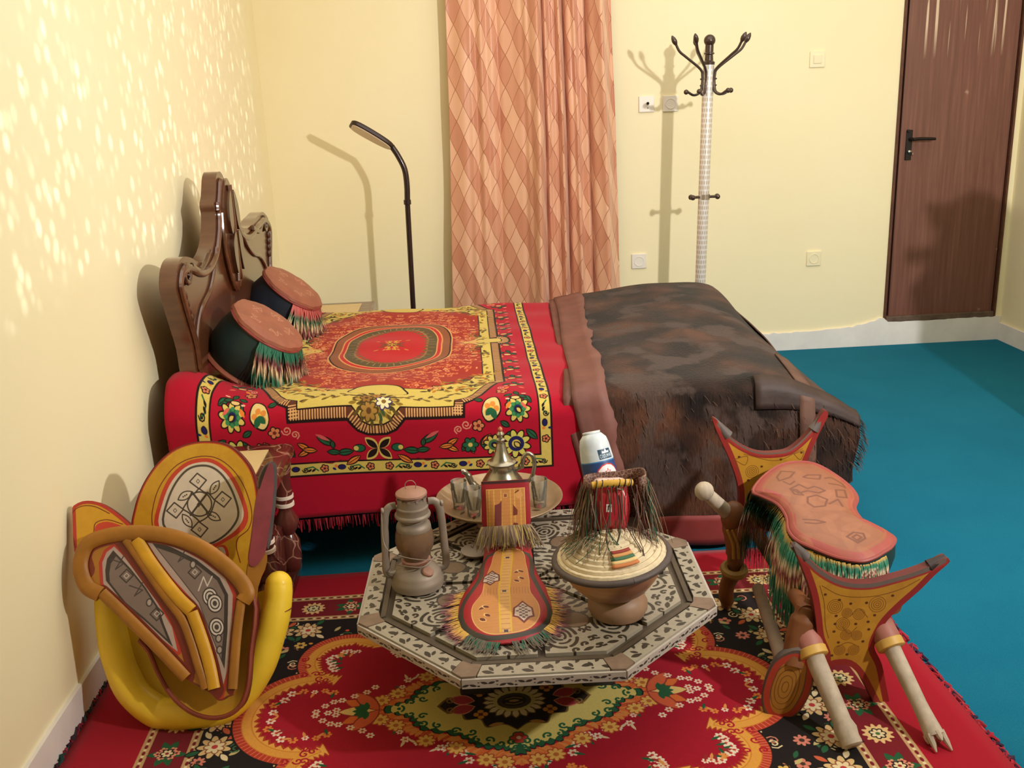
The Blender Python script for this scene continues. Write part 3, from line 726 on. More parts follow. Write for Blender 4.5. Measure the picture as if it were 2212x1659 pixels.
    for k in range(12):
        x = .03+.0165*k; y = .735+.012*sin(k*1.3); c.leaf(x, y, .03, .012, (.6 if k % 2 else -.7)+rng.uniform(-.4, .4), DOL); c.leaf(x+.002, y, .025, .008, (.6 if k % 2 else -.7), OLV)
    for k in range(26): a = rng.uniform(0, 2*pi); r = rng.uniform(.0, .05); c.leaf(r*cos(a), .765+r*sin(a)*.9, .03, .012, a, rng.choice([OLV, DOL, (120, 96, 40)]))
    for k in range(90):
        a = rng.uniform(0, 2*pi); r = rng.uniform(.0, .062); c.leaf(.0+r*cos(a), .765+r*sin(a)*.8, .026, .010, a, rng.choice([OLV, DOL, (186, 150, 70), (96, 76, 36), (60, 84, 50)]))
    c.flower(.0, .735, .014, 5, (190, 130, 60), DOL, DOL)
    for x0, y0, dx, dy, n_ in ((.30, .66, .06, -.15, 14), (.355, .50, .012, -.20, 12), (.355, .25, .01, -.22, 14), (.20, .70, .10, -.03, 9)):
        for k in range(n_):
            f = rng.random(); x = x0+dx*f+rng.gauss(0, .010); y = y0+dy*f+rng.gauss(0, .012); c.leaf(x, y, rng.uniform(.02, .034), .011, rng.uniform(0, 6.3), rng.choice([OLV, DOL, (170, 130, 56), (110, 92, 44)]))
    # field
    fld = [(-.1, .655), (.02, .65), (.05, .635), (.075, .64), (.175, .64), (.175, .61), (.20, .605), (.27, .565), (.30, .52), (.315, .47), (.345, .465), (.345, .12), (.335, .075), (.30, .03), (.27, .0), (.27, -.1), (-.1, -.1)]
    c.poly(fld, BLK); c.poly(shr(fld, .004), (164, 46, 32))
    c.poly(smooth_closed([(.0, .60), (.06, .612), (.085, .65), (.085, .70), (-.085, .70), (-.085, .65), (-.06, .612)], 4), BLK); c.poly(smooth_closed([(.0, .605), (.056, .617), (.08, .655), (.08, .70), (-.08, .70), (-.08, .655), (-.056, .617)], 4), YEL)
    for k in range(150):
        x = rng.uniform(.16, .36); y = rng.uniform(.44, .66)
        if x*.9+y < .755 or x*.9+y > .90: continue
        c.leaf(x, y, .03, .011, rng.uniform(0, 6.3), rng.choice([OLV, DOL, (190, 120, 40)]))
    for k in range(26): c.leaf(.31+rng.uniform(0, .06), rng.uniform(.0, .2), .026, .01, rng.uniform(0, 6.3), rng.choice([OLV, DOL]))
    for k in range(560):
        x = rng.uniform(0, .335); y = rng.uniform(0, .63)
        if x > .20 and y > .5-(x-.2): continue
        if (x/.25)**2+(y/.40)**2 < 1.02: continue
        if x < .09 and y > .56: continue
        q = rng.random(); col = rng.choice([(220, 128, 74), (210, 108, 62), (226, 156, 104)])
        if q < .6: c.scroll(x, y, rng.uniform(.008, .016), rng.uniform(0, 6.3), col, .0042, rng.uniform(.6, 1.2), rng.choice([1, -1]))
        else: c.leaf(x, y, .022, .007, rng.uniform(0, 6.3), col)
    def oct_(a, b_): return smooth_closed([(a, 0), (a*.98, b_*.45), (a*.78, b_*.78), (a*.42, b_*.95), (0, b_), (-a*.42, b_*.95), (-a*.78, b_*.78), (-a*.98, b_*.45), (-a, 0), (-a*.98, -b_*.45), (-a*.78, -b_*.78), (-a*.42, -b_*.95), (0, -b_), (a*.42, -b_*.95), (a*.78, -b_*.78), (a*.98, -b_*.45)], 3)
    for a, b_, col in ((.235, .385, (220, 160, 100)), (.229, .378, BLK), (.224, .372, (146, 84, 50)), (.196, .335, (222, 150, 90)), (.190, .328, (196, 40, 40)), (.178, .312, (222, 160, 100)), (.173, .306, (96, 80, 48)), (.14, .262, (150, 110, 66)), (.132, .252, (194, 30, 36))): c.poly(oct_(a, b_), col)
    for k in range(40):
        a = k/40*2*pi; c.line([(.145*cos(a), .27*sin(a)), (.168*cos(a), .298*sin(a))], .003, (170, 140, 90)); c.ell(.136*cos(a), .258*sin(a), .010, .012, (126, 84, 48))
    for k in range(70):
        a = rng.uniform(0, 2*pi); r = abs(rng.gauss(0, .5)); c.leaf(.075*r*cos(a), .10*r*sin(a), .026, .010, a, rng.choice([(214, 160, 60), (222, 184, 90), (110, 70, 36), (206, 130, 60)]))
    c.mirror4()
    for s_ in (1, -1): c.flower(-.022*s_, .792*s_, .026, 7, (164, 124, 58), (96, 64, 32), DOL); c.flower(.024*s_, .764*s_, .024, 7, (232, 222, 174), (130, 96, 40), (52, 40, 90)); c.flower(-.03*s_, .752*s_, .018, 6, (150, 108, 50), (90, 62, 30), DOL)
    return c
spread = paint_spread()
M_SPREAD = imat('patterned_plush_bedspread', spread.image('bedspread_pattern'), .85, bmp=0, grain=(160, .12), sheen=.07, spec=.15)
M_PLUSH = mat('red_plush_back', (186, 20, 44), .85, sheen=.3)
CX, CY, ZT, YFOLD = -.315, 3.72, .535, 2.945
def cloth_path(s, x):
    """s: distance from the middle line towards the viewer; returns y, z of the covering"""
    flat = CY-YFOLD-.03; rad = .05; arc = rad*pi/2
    if s <= flat: y, z = CY-s, ZT
    elif s <= flat+arc: a = (s-flat)/rad; y, z = CY-flat-rad*sin(a), ZT-rad*(1-cos(a))
    else: d = s-flat-arc; y, z = CY-flat-rad-.004*d-.012*sin(x*9+1)*min(1, d*3), ZT-rad-d
    return y, z
nu, nv = 100, 120
P = np.zeros((nu, nv, 3)); U = np.zeros((nu, nv, 2))
for i in range(nu):
    x = -.955+(1.30)*i/(nu-1)
    for j in range(nv):
        s = -.74+(1.128+.74)*j/(nv-1); y, z = cloth_path(s, x)
        wob = .004*sin(x*14+s*9)+.003*sin(s*23-x*7)
        bulge = .115*math.exp(-((x+.93)/.12)**2-((y-3.02)/.22)**2)+.03*math.exp(-((x+.55)/.35)**2-((y-3.05)/.25)**2)
        fall = max(0.0, min(1.0, (ZT-z)/.05))
        zz_ = z+wob*(1-fall)+bulge*(1-.4*fall)
        if s < -.70: zz_ -= (-.70-s)*.9
        P[i, j] = (x+(.012*sin(s*6) if i == nu-1 else 0), y-fall*(.03*math.exp(-((x+.93)/.15)**2)), max(zz_, .06)); U[i, j] = (x-CX, s)
c_uv = spread.uv(U.reshape(-1, 2)).reshape(nu, nv, 2)
b = MB(); b.grid(P, c_uv, flip=True); bs = b.build('bedspread', M_SPREAD, None, angle=180)
so = bs.modifiers.new('thickness', 'SOLIDIFY'); so.thickness = .008; so.offset = -1
tag(bs, 'red plush bedspread with yellow medallion frame and flower border on the bed', 'bedspread')
b = MB()
for i in range(0, 330):
    x = -.94+1.275*i/330; y, z = cloth_path(1.128, x); L = rng.uniform(.02, .045)
    strand(b, (x, y, z+.004), (rng.gauss(0, .1), -.1, -1), L, .0045, [(1, (150, 14, 36))], seg=3)
tag(b.build('fringe', vmat('dyed_strands'), bs), kind='stuff')
# the second cover under it, seen as a strip of red with flowers
b = MB(); q = np.zeros((14, 60, 3)); 
for i in range(14):
    x = .30+.16*i/13
    for j in range(60):
        s = -.72+(1.02+.72)*j/59; y, z = cloth_path(s, x); q[i, j] = (x, y+.008, z-.009)
def under_paint():
    c = Can(0, 0, .16, 1.75, 500, (176, 14, 36))
    for k in range(34):
        y = .02+k*.05; x = .09+.03*sin(k*2.0); c.flower(x, y, .02, 5, rng.choice([(214, 180, 110), (206, 190, 96), (36, 96, 62)]), (30, 30, 60), (30, 14, 14)); c.leaf(x+.02, y, .03, .012, rng.uniform(0, 6), (40, 90, 60))
    return c
uc = under_paint(); uu = np.zeros((14, 60, 2))
for i in range(14):
    for j in range(60): uu[i, j] = (i/13, j/59)
b.grid(q, uu, flip=True); o = b.build('under_blanket', imat('floral_under_blanket', uc.image('under_blanket_pattern'), .85, sheen=.3), None, angle=180)
so = o.modifiers.new('thickness', 'SOLIDIFY'); so.thickness = .006; so.offset = -1
tag(o, 'strip of red flowered blanket showing between bedspread and hide cover', 'blanket')

# ------------------------------------------------------------------ hide cover over the bed foot
def hide_mat():
    m, nt, b = _nt('brown_patchwork_fur')
    tc = N(nt, 'ShaderNodeTexCoord')
    a = noise(nt, 4.2, 3, rough=.45); h = noise(nt, 160, 3, vscale=(1, 1, .25)); g = noise(nt, 11, 5)
    c = ramp(nt, a, [(.38, (20, 14, 13)), (.47, (40, 27, 22)), (.54, (70, 43, 31)), (.64, (104, 66, 46))])
    c = mixc(nt, .3, c, ramp(nt, g, [(.35, (24, 16, 14)), (.7, (84, 56, 42))]))
    mp2 = N(nt, 'ShaderNodeMapping'); mp2.inputs['Location'].default_value = (3.1, 1.7, .4); nt.links.new(tc.outputs['Object'], mp2.inputs[0])
    g2 = noise(nt, 5.0, 4, coord=mp2.outputs[0]); mk = ramp(nt, g2, [(.52, (0., 0., 0., 1)), (.58, (.75, .75, .75, 1))])
    c = mixc(nt, mk, c, srgb((84, 68, 62)))
    c = mixc(nt, 1, c, ramp(nt, h, [(.3, (.66, .66, .66, 1)), (.7, (1, 1, 1, 1))]), 'MULTIPLY')
    nt.links.new(c, b.inputs['Base Color']); b.inputs['Roughness'].default_value = .8; b.inputs['Sheen Weight'].default_value = .08; b.inputs['Specular IOR Level'].default_value = .2
    bump(nt, b, h, .7, .006); return m
M_HIDE = hide_mat()
M_LEATH = mat('mauve_brown_leather', (122, 78, 70), .6, var=(9, .22), bmp=(30, .25, .003))
M_LEATH2 = mat('dark_inner_leather', (100, 70, 58), .65, var=(12, .3), bmp=(30, .3, .003))
M_HEM = mat('red_brown_hem_leather', (130, 52, 50), .6, var=(12, .2), bmp=(30, .2, .003))
Pb = [(.385, .543), (.47, .548), (.6, .566), (.75, .586), (.88, .597), (1.02, .588), (1.13, .556), (1.175, .50), (1.25, .40), (1.31, .30), (1.35, .22)]
Pf = [(.30, .553), (.38, .556), (.5, .56), (.62, .562), (.74, .56), (.86, .555), (.97, .545), (1.06, .52), (1.13, .49), (1.19, .455), (1.225, .43)]
sb = smooth_open(Pb, 5); sf = smooth_open(Pf, 5); nU = len(sb)
def zbot(x): return interp(x, [.3, .38, .80, .95, 1.05, 1.15, 1.23], [.02, .02, .03, .06, .12, .17, .20])
nT, nD = 34, 26
H = np.zeros((nU, nT+nD, 3))
for i in range(nU):
    for j in range(nT):
        q = j/(nT-1); e = q**1.25; x = sb[i, 0]*(1-e)+sf[i, 0]*e; z = sb[i, 1]*(1-e)+sf[i, 1]*e
        y = 4.46-(4.46-2.935)*q
        if j == nT-1: z -= .012
        H[i, j] = (x+.004*sin(q*9), y, z+.005*sin(i*.25+q*7)+.003*sin(i*.5-q*13))
    for j in range(nD):
        q = (j+1)/nD; x = sf[i, 0]; z0 = sf[i, 1]-.012; z1 = zbot(x); w = i/(nU-1)
        y = 2.928-.018*min(1, q*4)-.012*sin(x*17+q*2)*q+.05*max(0, w-.75)*q*4*.5
        H[i, nT+j] = (x+.095*q*(1-w*1.6)*(1 if w < .62 else 0)+.012*sin(q*5+i*.15)*q, y, z0+(z1-z0)*q)
hide = thing('hide_cover', (.8, 3.6, .58), 'dark brown fur hide cover with leather borders draped over the bed foot', 'fur cover')
i0 = int(nU*.12)
def sheet(name, A, m, th=.006, lift=0.0):
    b = MB(); b.grid(A, flip=True); o = b.build(name, m, hide, angle=180); so = o.modifiers.new('thickness', 'SOLIDIFY'); so.thickness = th; so.offset = 1 if lift else 0; return o
r3 = np.random.RandomState(5)
sheet('fur_field', H[i0-1:, :, :], M_HIDE, .012)
Lb = H[:i0+1].copy(); Lb[..., 2] += .006; Lb[:, nT:, 1] -= .006
jag = np.convolve(r3.normal(0, .014, Lb.shape[1]+4), np.ones(3)/3, 'same')[:Lb.shape[1]]; Lb[-1, :, 0] += jag+.01; Lb[-1, :, 2] += .008; Lb[-1, :nT, 1] -= .0; Lb[-1, nT:, 1] -= .010; Lb[-2, nT:, 1] -= .006; Lb[-2, :, 2] += .004
sheet('leather_border', Lb, M_LEATH, .005)
L2 = H[:4].copy(); L2[:, :, 0] -= .022+.008*np.sin(np.arange(L2.shape[1])*.21)[None]; L2[:, :, 2] -= .004; L2[:, nT:, 1] += .006; sheet('folded_border', L2, M_LEATH, .004)
hm = H[:int(nU*.70), -6:, :].copy(); hm[:, :, 1] -= .012; hm[:, -1, 2] -= .004; sheet('leather_hem', hm, M_HEM, .004)
# turned-over edge at the far foot corner and stiff skin patches near the front corner
ed = H[-14:, 2:14, :].copy(); ed[..., 2] += .022; sheet('turned_edge', ed, M_LEATH2, .006)
pt = H[int(nU*.66):int(nU*.70)+2, nT-9:nT+nD-10, :].copy(); pt[..., 2] += .011; pt[:, nT-(nT-9):, 1] -= .013; sheet('leather_strap_patch', pt, M_LEATH2, .004)
pt = H[int(nU*.52):, nT-2:nT+4, :].copy(); pt[..., 2] += .012; pt[..., 1] -= .012; sheet('dark_skin_patch', pt, mat('greyish_skin_leather', (62, 46, 42), .6, var=(14, .3), bmp=(40, .4, .003)), .004)
# long hair along the open edges
b = MB()
for k in range(900):
    i = rng.randrange(i0, nU); j = rng.randrange(0, nT+nD-8); p = H[i, j]; 
    if rng.random() < .35: i = nU-1; p = H[i, j]
    nrm = np.array([.3, -.5, .6]); strand(b, p+nrm*.004, nrm+(.3, -.2, -.8), rng.uniform(.02, .045), .0022, [(1, rng.choice([(46, 28, 20), (70, 46, 32), (34, 24, 20), (92, 64, 46)]))], seg=2)
tag(b.build('loose_hair', vmat('dyed_strands'), hide), kind='stuff')

# ------------------------------------------------------------------ the two round leather cushions
M_TEAL = mat('dark_teal_leather', (20, 44, 44), .5, var=(5, .5), bmp=(14, .25, .004))
M_NAVY = mat('dark_navy_leather', (22, 32, 46), .5, var=(5, .4), bmp=(14, .25, .004))
def paint_disc(seed):
    c = Can(-1, -1, 1, 1, 160, (156, 92, 70)); r = random.Random(seed)
    for k in range(60): c.ell(r.uniform(-1, 1), r.uniform(-1, 1), r.uniform(.1, .3), r.uniform(.06, .2), r.choice([(164, 100, 74), (146, 84, 64), (156, 86, 70)]), r.uniform(0, 3), .35)
    for k in range(5):
        a = k*1.257; p = [(.55*cos(a+q)*(1+.25*cos(q*14)), .55*sin(a+q)*(1+.25*cos(q*14))) for q in np.linspace(-.35, .35, 12)]; c.line(p, .03, (184, 126, 100), closed=True)
    return c
def cushion(cx, label, c, rad, L, nrm, mside, seed, bands, yfr):
    n = np.asarray(nrm, float); n /= np.linalg.norm(n); R = axis_frame(n)
    t = thing('round_cushion', tuple(np.asarray(c)-n*L/2), label, 'cushion', 'round leather cushions on the bed')
    pr = [(0, -L+.004), (rad*.55, -L-.002), (rad*.86, -L+.005), (rad*.99, -L+.03), (rad*1.09, -L*.62), (rad*1.08, -L*.38), (rad*.99, -.03), (rad*.95, -.008)]
    b = MB(); b.lathe(pr, c, R, 40); b.build('cushion_side', mside, t)
    dc = paint_disc(seed); md = imat('tooled_tan_leather', dc.image('cushion_top'), .5, bmp=.25, bdist=.004, grain=(40, .15))
    b = MB(); fr = Fr(c, R[:, 0], R[:, 1]); a = np.linspace(0, 2*pi, 49)[:-1]
    out = np.c_[np.cos(a), np.sin(a)]*rad*(1+.018*np.sin(a*9+seed)+.01*np.sin(a*17))[:, None]
    class S:                                                     # uv in units of the radius
        @staticmethod
        def uv(P): return (np.asarray(P)/rad*.5+.5)
    b.pad(out, fr, [(1.0, -.012), (1.03, -.004), (1.0, .006), (.85, .012), (.6, .016), (.3, .013), (.08, .012)], S); b.build('top_panel', md, t)
    b = MB(); pts = [c+R@np.array([rad*1.0*cos(q), rad*1.0*sin(q), -.010]) for q in np.linspace(0, 2*pi, 41)]; b.tube(pts, .006, 6, cap=False); b.build('piping', mat('pink_leather_piping', (150, 68, 64), .5), t)
    b = MB(); pts = [c-n*(L-.02)+R@np.array([rad*1.0*cos(q), rad*1.0*sin(q), 0]) for q in np.linspace(0, 2*pi, 41)]; b.tube(pts, .010, 6, cap=False); b.build('base_piping', mat('tan_base_piping', (150, 86, 66), .55), t)
    # thong fringe over the side that faces the room
    b = MB(); 
    for k in range(210):
        q = rng.uniform(*yfr); d = R@np.array([cos(q), sin(q), 0]); root = c+d*rad*1.0-n*.012
        def stop(p):
            w = p-c; h = w@n; rr = w-n*h; l = np.linalg.norm(rr)
            lim = rad*1.12 if -L < h < .02 else 0
            if l < lim: p = c+n*h+rr/l*(lim+.003+rng.random()*.006)
            p[2] = max(p[2], ZT+.012+rng.random()*.006); return p
        strand(b, root, d*.35-n*.5, L*rng.uniform(1.0, 1.5), .0052, bands, sag=.35, jit=.3, seg=9, stop=stop, side=np.cross(n, d))
    tag(b.build('thong_fringe', vmat('dyed_strands'), t), kind='stuff')
BND = [(.12, (30, 104, 78)), (.22, (206, 160, 120)), (.32, (110, 26, 40)), (.42, (216, 184, 146)), (.62, (30, 104, 78)), (.70, (190, 150, 110)), (1, (34, 98, 76))]
BND2 = [(.12, (196, 96, 90)), (.2, (222, 180, 130)), (.3, (36, 110, 80)), (.42, (222, 190, 150)), (.56, (116, 34, 46)), (.68, (222, 200, 160)), (1, (40, 92, 70))]
cushion(0, 'front round leather cushion with tan top and green thong fringe nearest the viewer', np.array([-.690, 3.28, .748]), .130, .20, (.62, -.08, .78), M_TEAL, 3, BND, (-2.95, -.0))
cushion(0, 'rear round leather cushion, navy sided, tan topped, partly behind the other cushion', np.array([-.724, 4.0, .742]), .132, .20, (.62, -.08, .78), M_NAVY, 8, BND2, (-2.75, -.0))

# ================================================================== NIGHTSTANDS
def marble_mat():
    m, nt, b = _nt('red_brown_marble_veneer')
    f = noise(nt, 3, 6); 
    tc = N(nt, 'ShaderNodeTexCoord'); v = N(nt, 'ShaderNodeTexVoronoi', feature='DISTANCE_TO_EDGE'); v.inputs['Scale'].default_value = 9
    mp = N(nt, 'ShaderNodeMapping'); nt.links.new(tc.outputs['Object'], mp.inputs[0])
    dn = N(nt, 'ShaderNodeTexNoise'); dn.inputs['Scale'].default_value = 8; nt.links.new(tc.outputs['Object'], dn.inputs[0])
    ad = N(nt, 'ShaderNodeMix', data_type='RGBA', blend_type='ADD'); ad.inputs[0].default_value = .12; nt.links.new(tc.outputs['Object'], ad.inputs[6]); nt.links.new(dn.outputs['Color'], ad.inputs[7]); nt.links.new(ad.outputs[2], v.inputs['Vector'])
    ve = N(nt, 'ShaderNodeMapRange'); ve.inputs['From Min'].default_value = .004; ve.inputs['From Max'].default_value = .022; nt.links.new(v.outputs['Distance'], ve.inputs['Value'])
    c = ramp(nt, f, [(.35, (70, 28, 26)), (.65, (108, 54, 44))]); c = mixc(nt, ve.outputs[0], srgb((166, 120, 100)), c)
    nt.links.new(c, b.inputs['Base Color']); b.inputs['Roughness'].default_value = .22; b.inputs['Coat Weight'].default_value = .4; return m
M_MARB = marble_mat()
M_CREAM = mat('cream_inlay_top', (214, 186, 136), .4, var=(6, .1))
M_BAND = mat('pale_ring_inlay', (232, 214, 196), .35)
def nightstand(cx, cy, sx, sy, h, label):
    t = thing('nightstand', (cx, cy, 0), label, 'nightstand', 'nightstands beside the bed')
    b = MB(); b.box((cx, cy, h-.021), (sx, sy, .042)); b.build('top_slab', M_MARB, t, bevel=.012)
    b = MB(); b.box((cx, cy, h+.001), (sx-.13, sy-.13, .004)); b.build('inlay_panel', M_CREAM, t)
    b = MB(); b.box((cx, cy, h*.30), (sx-.10, sy-.10, h*.34)); b.build('cabinet_body', M_MARB, t, bevel=.006)
    b = MB(); b.box((cx, cy, .03), (sx-.04, sy-.04, .05)); b.build('plinth', M_MARB, t, bevel=.008)
    b = MB(); b.box((cx, cy-sy/2+.045, h*.30), (sx-.16, .012, h*.24)); dr = b.build('drawer', M_MARB, t, bevel=.003)
    b = MB(); b.sphere((cx, cy-sy/2+.03, h*.30), .011, 10, 7); b.build('knob', M_CHROME, dr)
    for sx_ in (-1, 1):
        for sy_ in (-1, 1):
            x, y = cx+sx_*(sx/2-.04), cy+sy_*(sy/2-.04); k = h/.46
            b = MB(); b.lathe([(.03, .055), (.034, .09*k), (.034, .15*k), (.020, .175*k), (.036, .20*k), (.038, .222*k), (.022, .25*k), (.020, .268*k), (.028, .29*k), (.024, .35*k), (.030, .39*k), (.034, h-.042)], (x, y, 0), None, 20); c = b.build('turned_column', M_MARB, t)
            for z in (.274, .300):
                b = MB(); b.lathe([(.0255, -.0065), (.029, -.005), (.029, .005), (.0255, .0065)], (x, y, z*k), None, 20); b.build('pale_ring', M_BAND, c)
    return t
nightstand(-.712, 2.68, .285, .40, .462, 'marble veneered nightstand with turned columns behind the painted saddle at left')
nightstand(-.70, 4.74, .44, .34, .49, 'nightstand with pale top corner showing at the far side of the bed')

# ================================================================== THE RUG
def paint_rug():
    c = Can(0, 0, 1.065, .75, 950, (166, 12, 38))
    RED, DRD, BEI, CRM, BLK, GRN, ORG, GLD, YEL, PNK = (166, 12, 38), (120, 22, 34), (196, 160, 112), (232, 212, 168), (26, 18, 18), (34, 92, 56), (222, 110, 50), (226, 158, 66), (222, 200, 112), (216, 130, 110)
    for k in range(200): c.ell(rng.uniform(0, 1.06), rng.uniform(0, .75), rng.uniform(.01, .03), .006, (166, 12, 38), rng.uniform(0, 3), .35)
    c.rect(-.1, -.1, .89, .602, BEI); c.rect(-.1, -.1, .868, .580, DRD); c.rect(-.1, -.1, .778, .482, BEI); c.rect(-.1, -.1, .756, .460, BLK)
    for v in np.arange(.01, .9, .024):
        for w, hh in ((.591, .591), (.471, .471)):
            if v < (.88 if w > .5 else .77): c.ell(v, w, .007, .004, DRD if int(v*100) % 2 else (90, 60, 36)); c.ell(v+.012, w, .004, .004, CRM)
        for w in (.879, .767):
            if v < (.6 if w > .8 else .47): c.ell(w, v, .004, .007, DRD); c.ell(w, v+.012, .004, .004, CRM)
    def ros(x, y): c.flower(x, y, .036, 12, (226, 190, 130), (40, 20, 16), None); c.ell(x, y, .028, .026, (226, 190, 130)); c.flower(x, y, .017, 7, CRM, (70, 110, 60), BLK)
    def grp(x, y, v):
        for a in (.3, -.4, 2.8, 3.5, 1.4, -1.5): c.leaf(x, y, .048, .02, a+(pi/2 if v else 0), GRN)
        for a in np.linspace(0, 2*pi, 7)[:-1]: c.flower(x+.022*cos(a)*(1 if v else .7), y+.022*sin(a)*(.7 if v else 1), .010, 5, (226, 150, 120), (110, 20, 30))
        c.flower(x, y, .014, 6, CRM, (150, 40, 40), BLK)
    for k, x in enumerate(np.arange(0, .80, .112)): (ros if k % 2 else lambda x, y: grp(x, y, 0))(x, .531)
    for k, y in enumerate(np.arange(0, .50, .112)): (ros if k % 2 == 0 else lambda x, y: grp(x, y, 1))(.823, y)
    ros(.823, .531)
    # dark floral field
    for k in range(150):
        x, y = rng.uniform(0, .745), rng.uniform(0, .452)
        if (x/.66)**2+(y/.37)**2 < .9: continue
        q = rng.random()
        if q < .35: c.flower(x, y, rng.uniform(.012, .022), rng.choice([5, 6, 8]), rng.choice([CRM, (226, 190, 140), PNK, (222, 180, 90)]), (70, 50, 40), BLK)
        elif q < .6: c.leaf(x, y, .03, .012, rng.uniform(0, 6.3), rng.choice([GRN, (50, 110, 70), (196, 180, 120)]))
        elif q < .8: c.scroll(x, y, .018, rng.uniform(0, 6.3), rng.choice([CRM, (206, 130, 100), (60, 110, 70)]), .004)
        else: c.ell(x, y, .006, .005, rng.choice([(226, 90, 60), CRM, (230, 150, 60)]))
    for x, y in ((.715, .10), (.70, .33), (.56, .405), (.36, .438), (.715, .22), (.64, .40), (.73, .0)):
        c.flower(x, y, .042, 9, (220, 186, 130), (196, 120, 80), BLK); c.flower(x, y, .024, 7, CRM, (190, 60, 60), (150, 90, 60))
        for a in (.4, 2.2, 3.9, 5.2): c.leaf(x+.035*cos(a), y+.035*sin(a), .034, .015, a, rng.choice([GRN, CRM, (206, 96, 60)]), BLK)
    # scalloped golden ribbon
    discs = [(.50, 0, .19), (.43, .235, .135), (.27, .275, .125), (.09, .285, .125)]
    def ring(d, col, saw=0, ns=40):
        for x, y, r in discs:
            a = np.linspace(0, 2*pi, 121)[:-1]; rr = r-d+(saw*((a*ns/(2*pi)) % 1) if saw else 0)
            c.poly(np.c_[x+rr*np.cos(a), y+rr*np.sin(a)], col)
        c.poly(np.array([(.56, -.1), (.56, .02), (.48, .2), (.42, .32), (.25, .35), (.0, .36), (-.1, .36), (-.1, -.1)])*(1-d*1.6), col)
    ring(-.004, BLK); ring(0, (186, 60, 40))
    for x, y, r in discs:
        for a in np.linspace(0, 2*pi, 90): c.line([(x+(r-.002)*cos(a), y+(r-.002)*sin(a)), (x+(r-.02)*cos(a), y+(r-.02)*sin(a))], .002, (226, 130, 90))
    ring(.02, (206, 120, 40)); ring(.0225, GLD); ring(.044, (212, 132, 44)); ring(.047, (232, 166, 76)); ring(.062, (170, 60, 30), .018); ring(.068, RED, .016)
    c.poly([(.52, -.1), (.50, .03), (.42, .2), (.33, .27), (.12, .29), (-.1, .29), (-.1, -.1)], RED)
    for k in range(90): c.scroll(rng.uniform(0, .55), rng.uniform(0, .3), .012, rng.uniform(0, 6), (170, 14, 40), .004, 1.0)
    def wf(x, y, r=.013, col=None): c.flower(x, y, r, 6, col or rng.choice([(240, 222, 196), (236, 210, 180)]), (196, 60, 50)); 
    for x, y, r in discs:
        for a in np.arange(-.9, 2.3, .27):
            d = r-.078-rng.uniform(0, .022); px, py = x+d*cos(a), y+d*sin(a)
            if px < 0 or py < 0 or any((px-X)**2+(py-Y)**2 < (R_-.09)**2 for X, Y, R_ in discs if (X, Y) != (x, y)): continue
            wf(px, py, rng.uniform(.009, .014), rng.choice([None, None, (226, 140, 60)])); c.leaf(px, py, .026, .008, a+rng.uniform(-1, 1)+pi, rng.choice([GRN, (150, 40, 40), (226, 150, 80)]))
    # central medallion: pointed lozenge in yellow with green scrolls and orange flames
    def loz(sa, sb, sc=0.0, n=16, ph=0.0):
        base = smooth_open([(1.0, 0), (.80, .16), (.70, .40), (.42, .58), (.28, .80), (.10, .88), (0, 1.0)], 8)*[sa, sb]
        t = np.linspace(0, n*pi, len(base)); g = np.gradient(base, axis=0); nn = np.c_[g[:, 1], -g[:, 0]]; nn /= np.linalg.norm(nn, axis=1)[:, None]
        base = base+nn*(sc*np.abs(np.sin(t+ph)))[:, None]
        return np.vstack([base, [(-.1, sb), (-.1, -.1), (sa, -.1)]]), base, nn
    P, base, nn = loz(.345, .222)
    for q in range(0, len(base)):
        p = base[q]; a = math.atan2(nn[q][1], nn[q][0])
        for da in (-.6, 0, .6): c.leaf(p[0]-.008*cos(a), p[1]-.008*sin(a), .034, .012, a+da, rng.choice([ORG, (226, 140, 70), (206, 84, 44)]))
    for q in range(0, len(base), 2):
        p = base[q]+nn[q]*rng.uniform(.028, .052); 
        if p[0] > 0 and p[1] > 0: wf(p[0], p[1], rng.uniform(.009, .014)); c.leaf(p[0], p[1], .03, .008, rng.uniform(0, 6), rng.choice([GRN, (226, 200, 160)]))
    for q in range(3, len(base), 8): p = base[q]+nn[q]*.03; c.flower(p[0], p[1], .022, 8, (232, 180, 90), (190, 110, 50), (180, 70, 40))
    P, b2, nn2 = loz(.325, .205, .012); c.poly(P, BLK); P2, b2, nn2 = loz(.321, .201, .012); c.poly(P2, GRN); P3, b3, nn3 = loz(.305, .186, .014, 18, .6); c.poly(P3, (40, 70, 40)); P4, b4, nn4 = loz(.302, .183, .014, 18, .6); c.poly(P4, YEL)
    for q in range(2, len(b4), 4): c.scroll(b4[q][0]-nn4[q][0]*.010, b4[q][1]-nn4[q][1]*.010, .012, q, GRN, .0055, .9)
    # tip ornament
    for a, col in ((.5, ORG), (-.5, ORG), (0, (232, 196, 120)), (.9, (214, 96, 60)), (-.9, (214, 96, 60))): c.leaf(.335, 0, .10, .036, a, col, (150, 50, 36))
    for a in np.linspace(-1.5, 1.5, 7): c.leaf(.365, 0, .036, .016, a, GRN)
    for x, y in ((.44, .01), (.47, .03), (.43, .05), (.40, .065), (.46, .0), (.37, .08), (.35, .10), (.49, .008), (.45, .045)): wf(x, y, .011)
    c.flower(.0, .145, .02, 5, (196, 60, 50), CRM, GRN); c.leaf(0, .165, .03, .02, pi/2, GRN)
    # dark centre with sunflower
    dk = smooth_open([(.185, 0), (.16, .03), (.13, .028), (.12, .06), (.085, .062), (.07, .095), (.03, .088), (0, .112)], 4); c.poly(np.vstack([dk*1.04, [(-.1, .112), (-.1, -.1), (.19, -.1)]]), (120, 90, 40)); c.poly(np.vstack([dk, [(-.1, .112), (-.1, -.1), (.185, -.1)]]), (34, 20, 16))
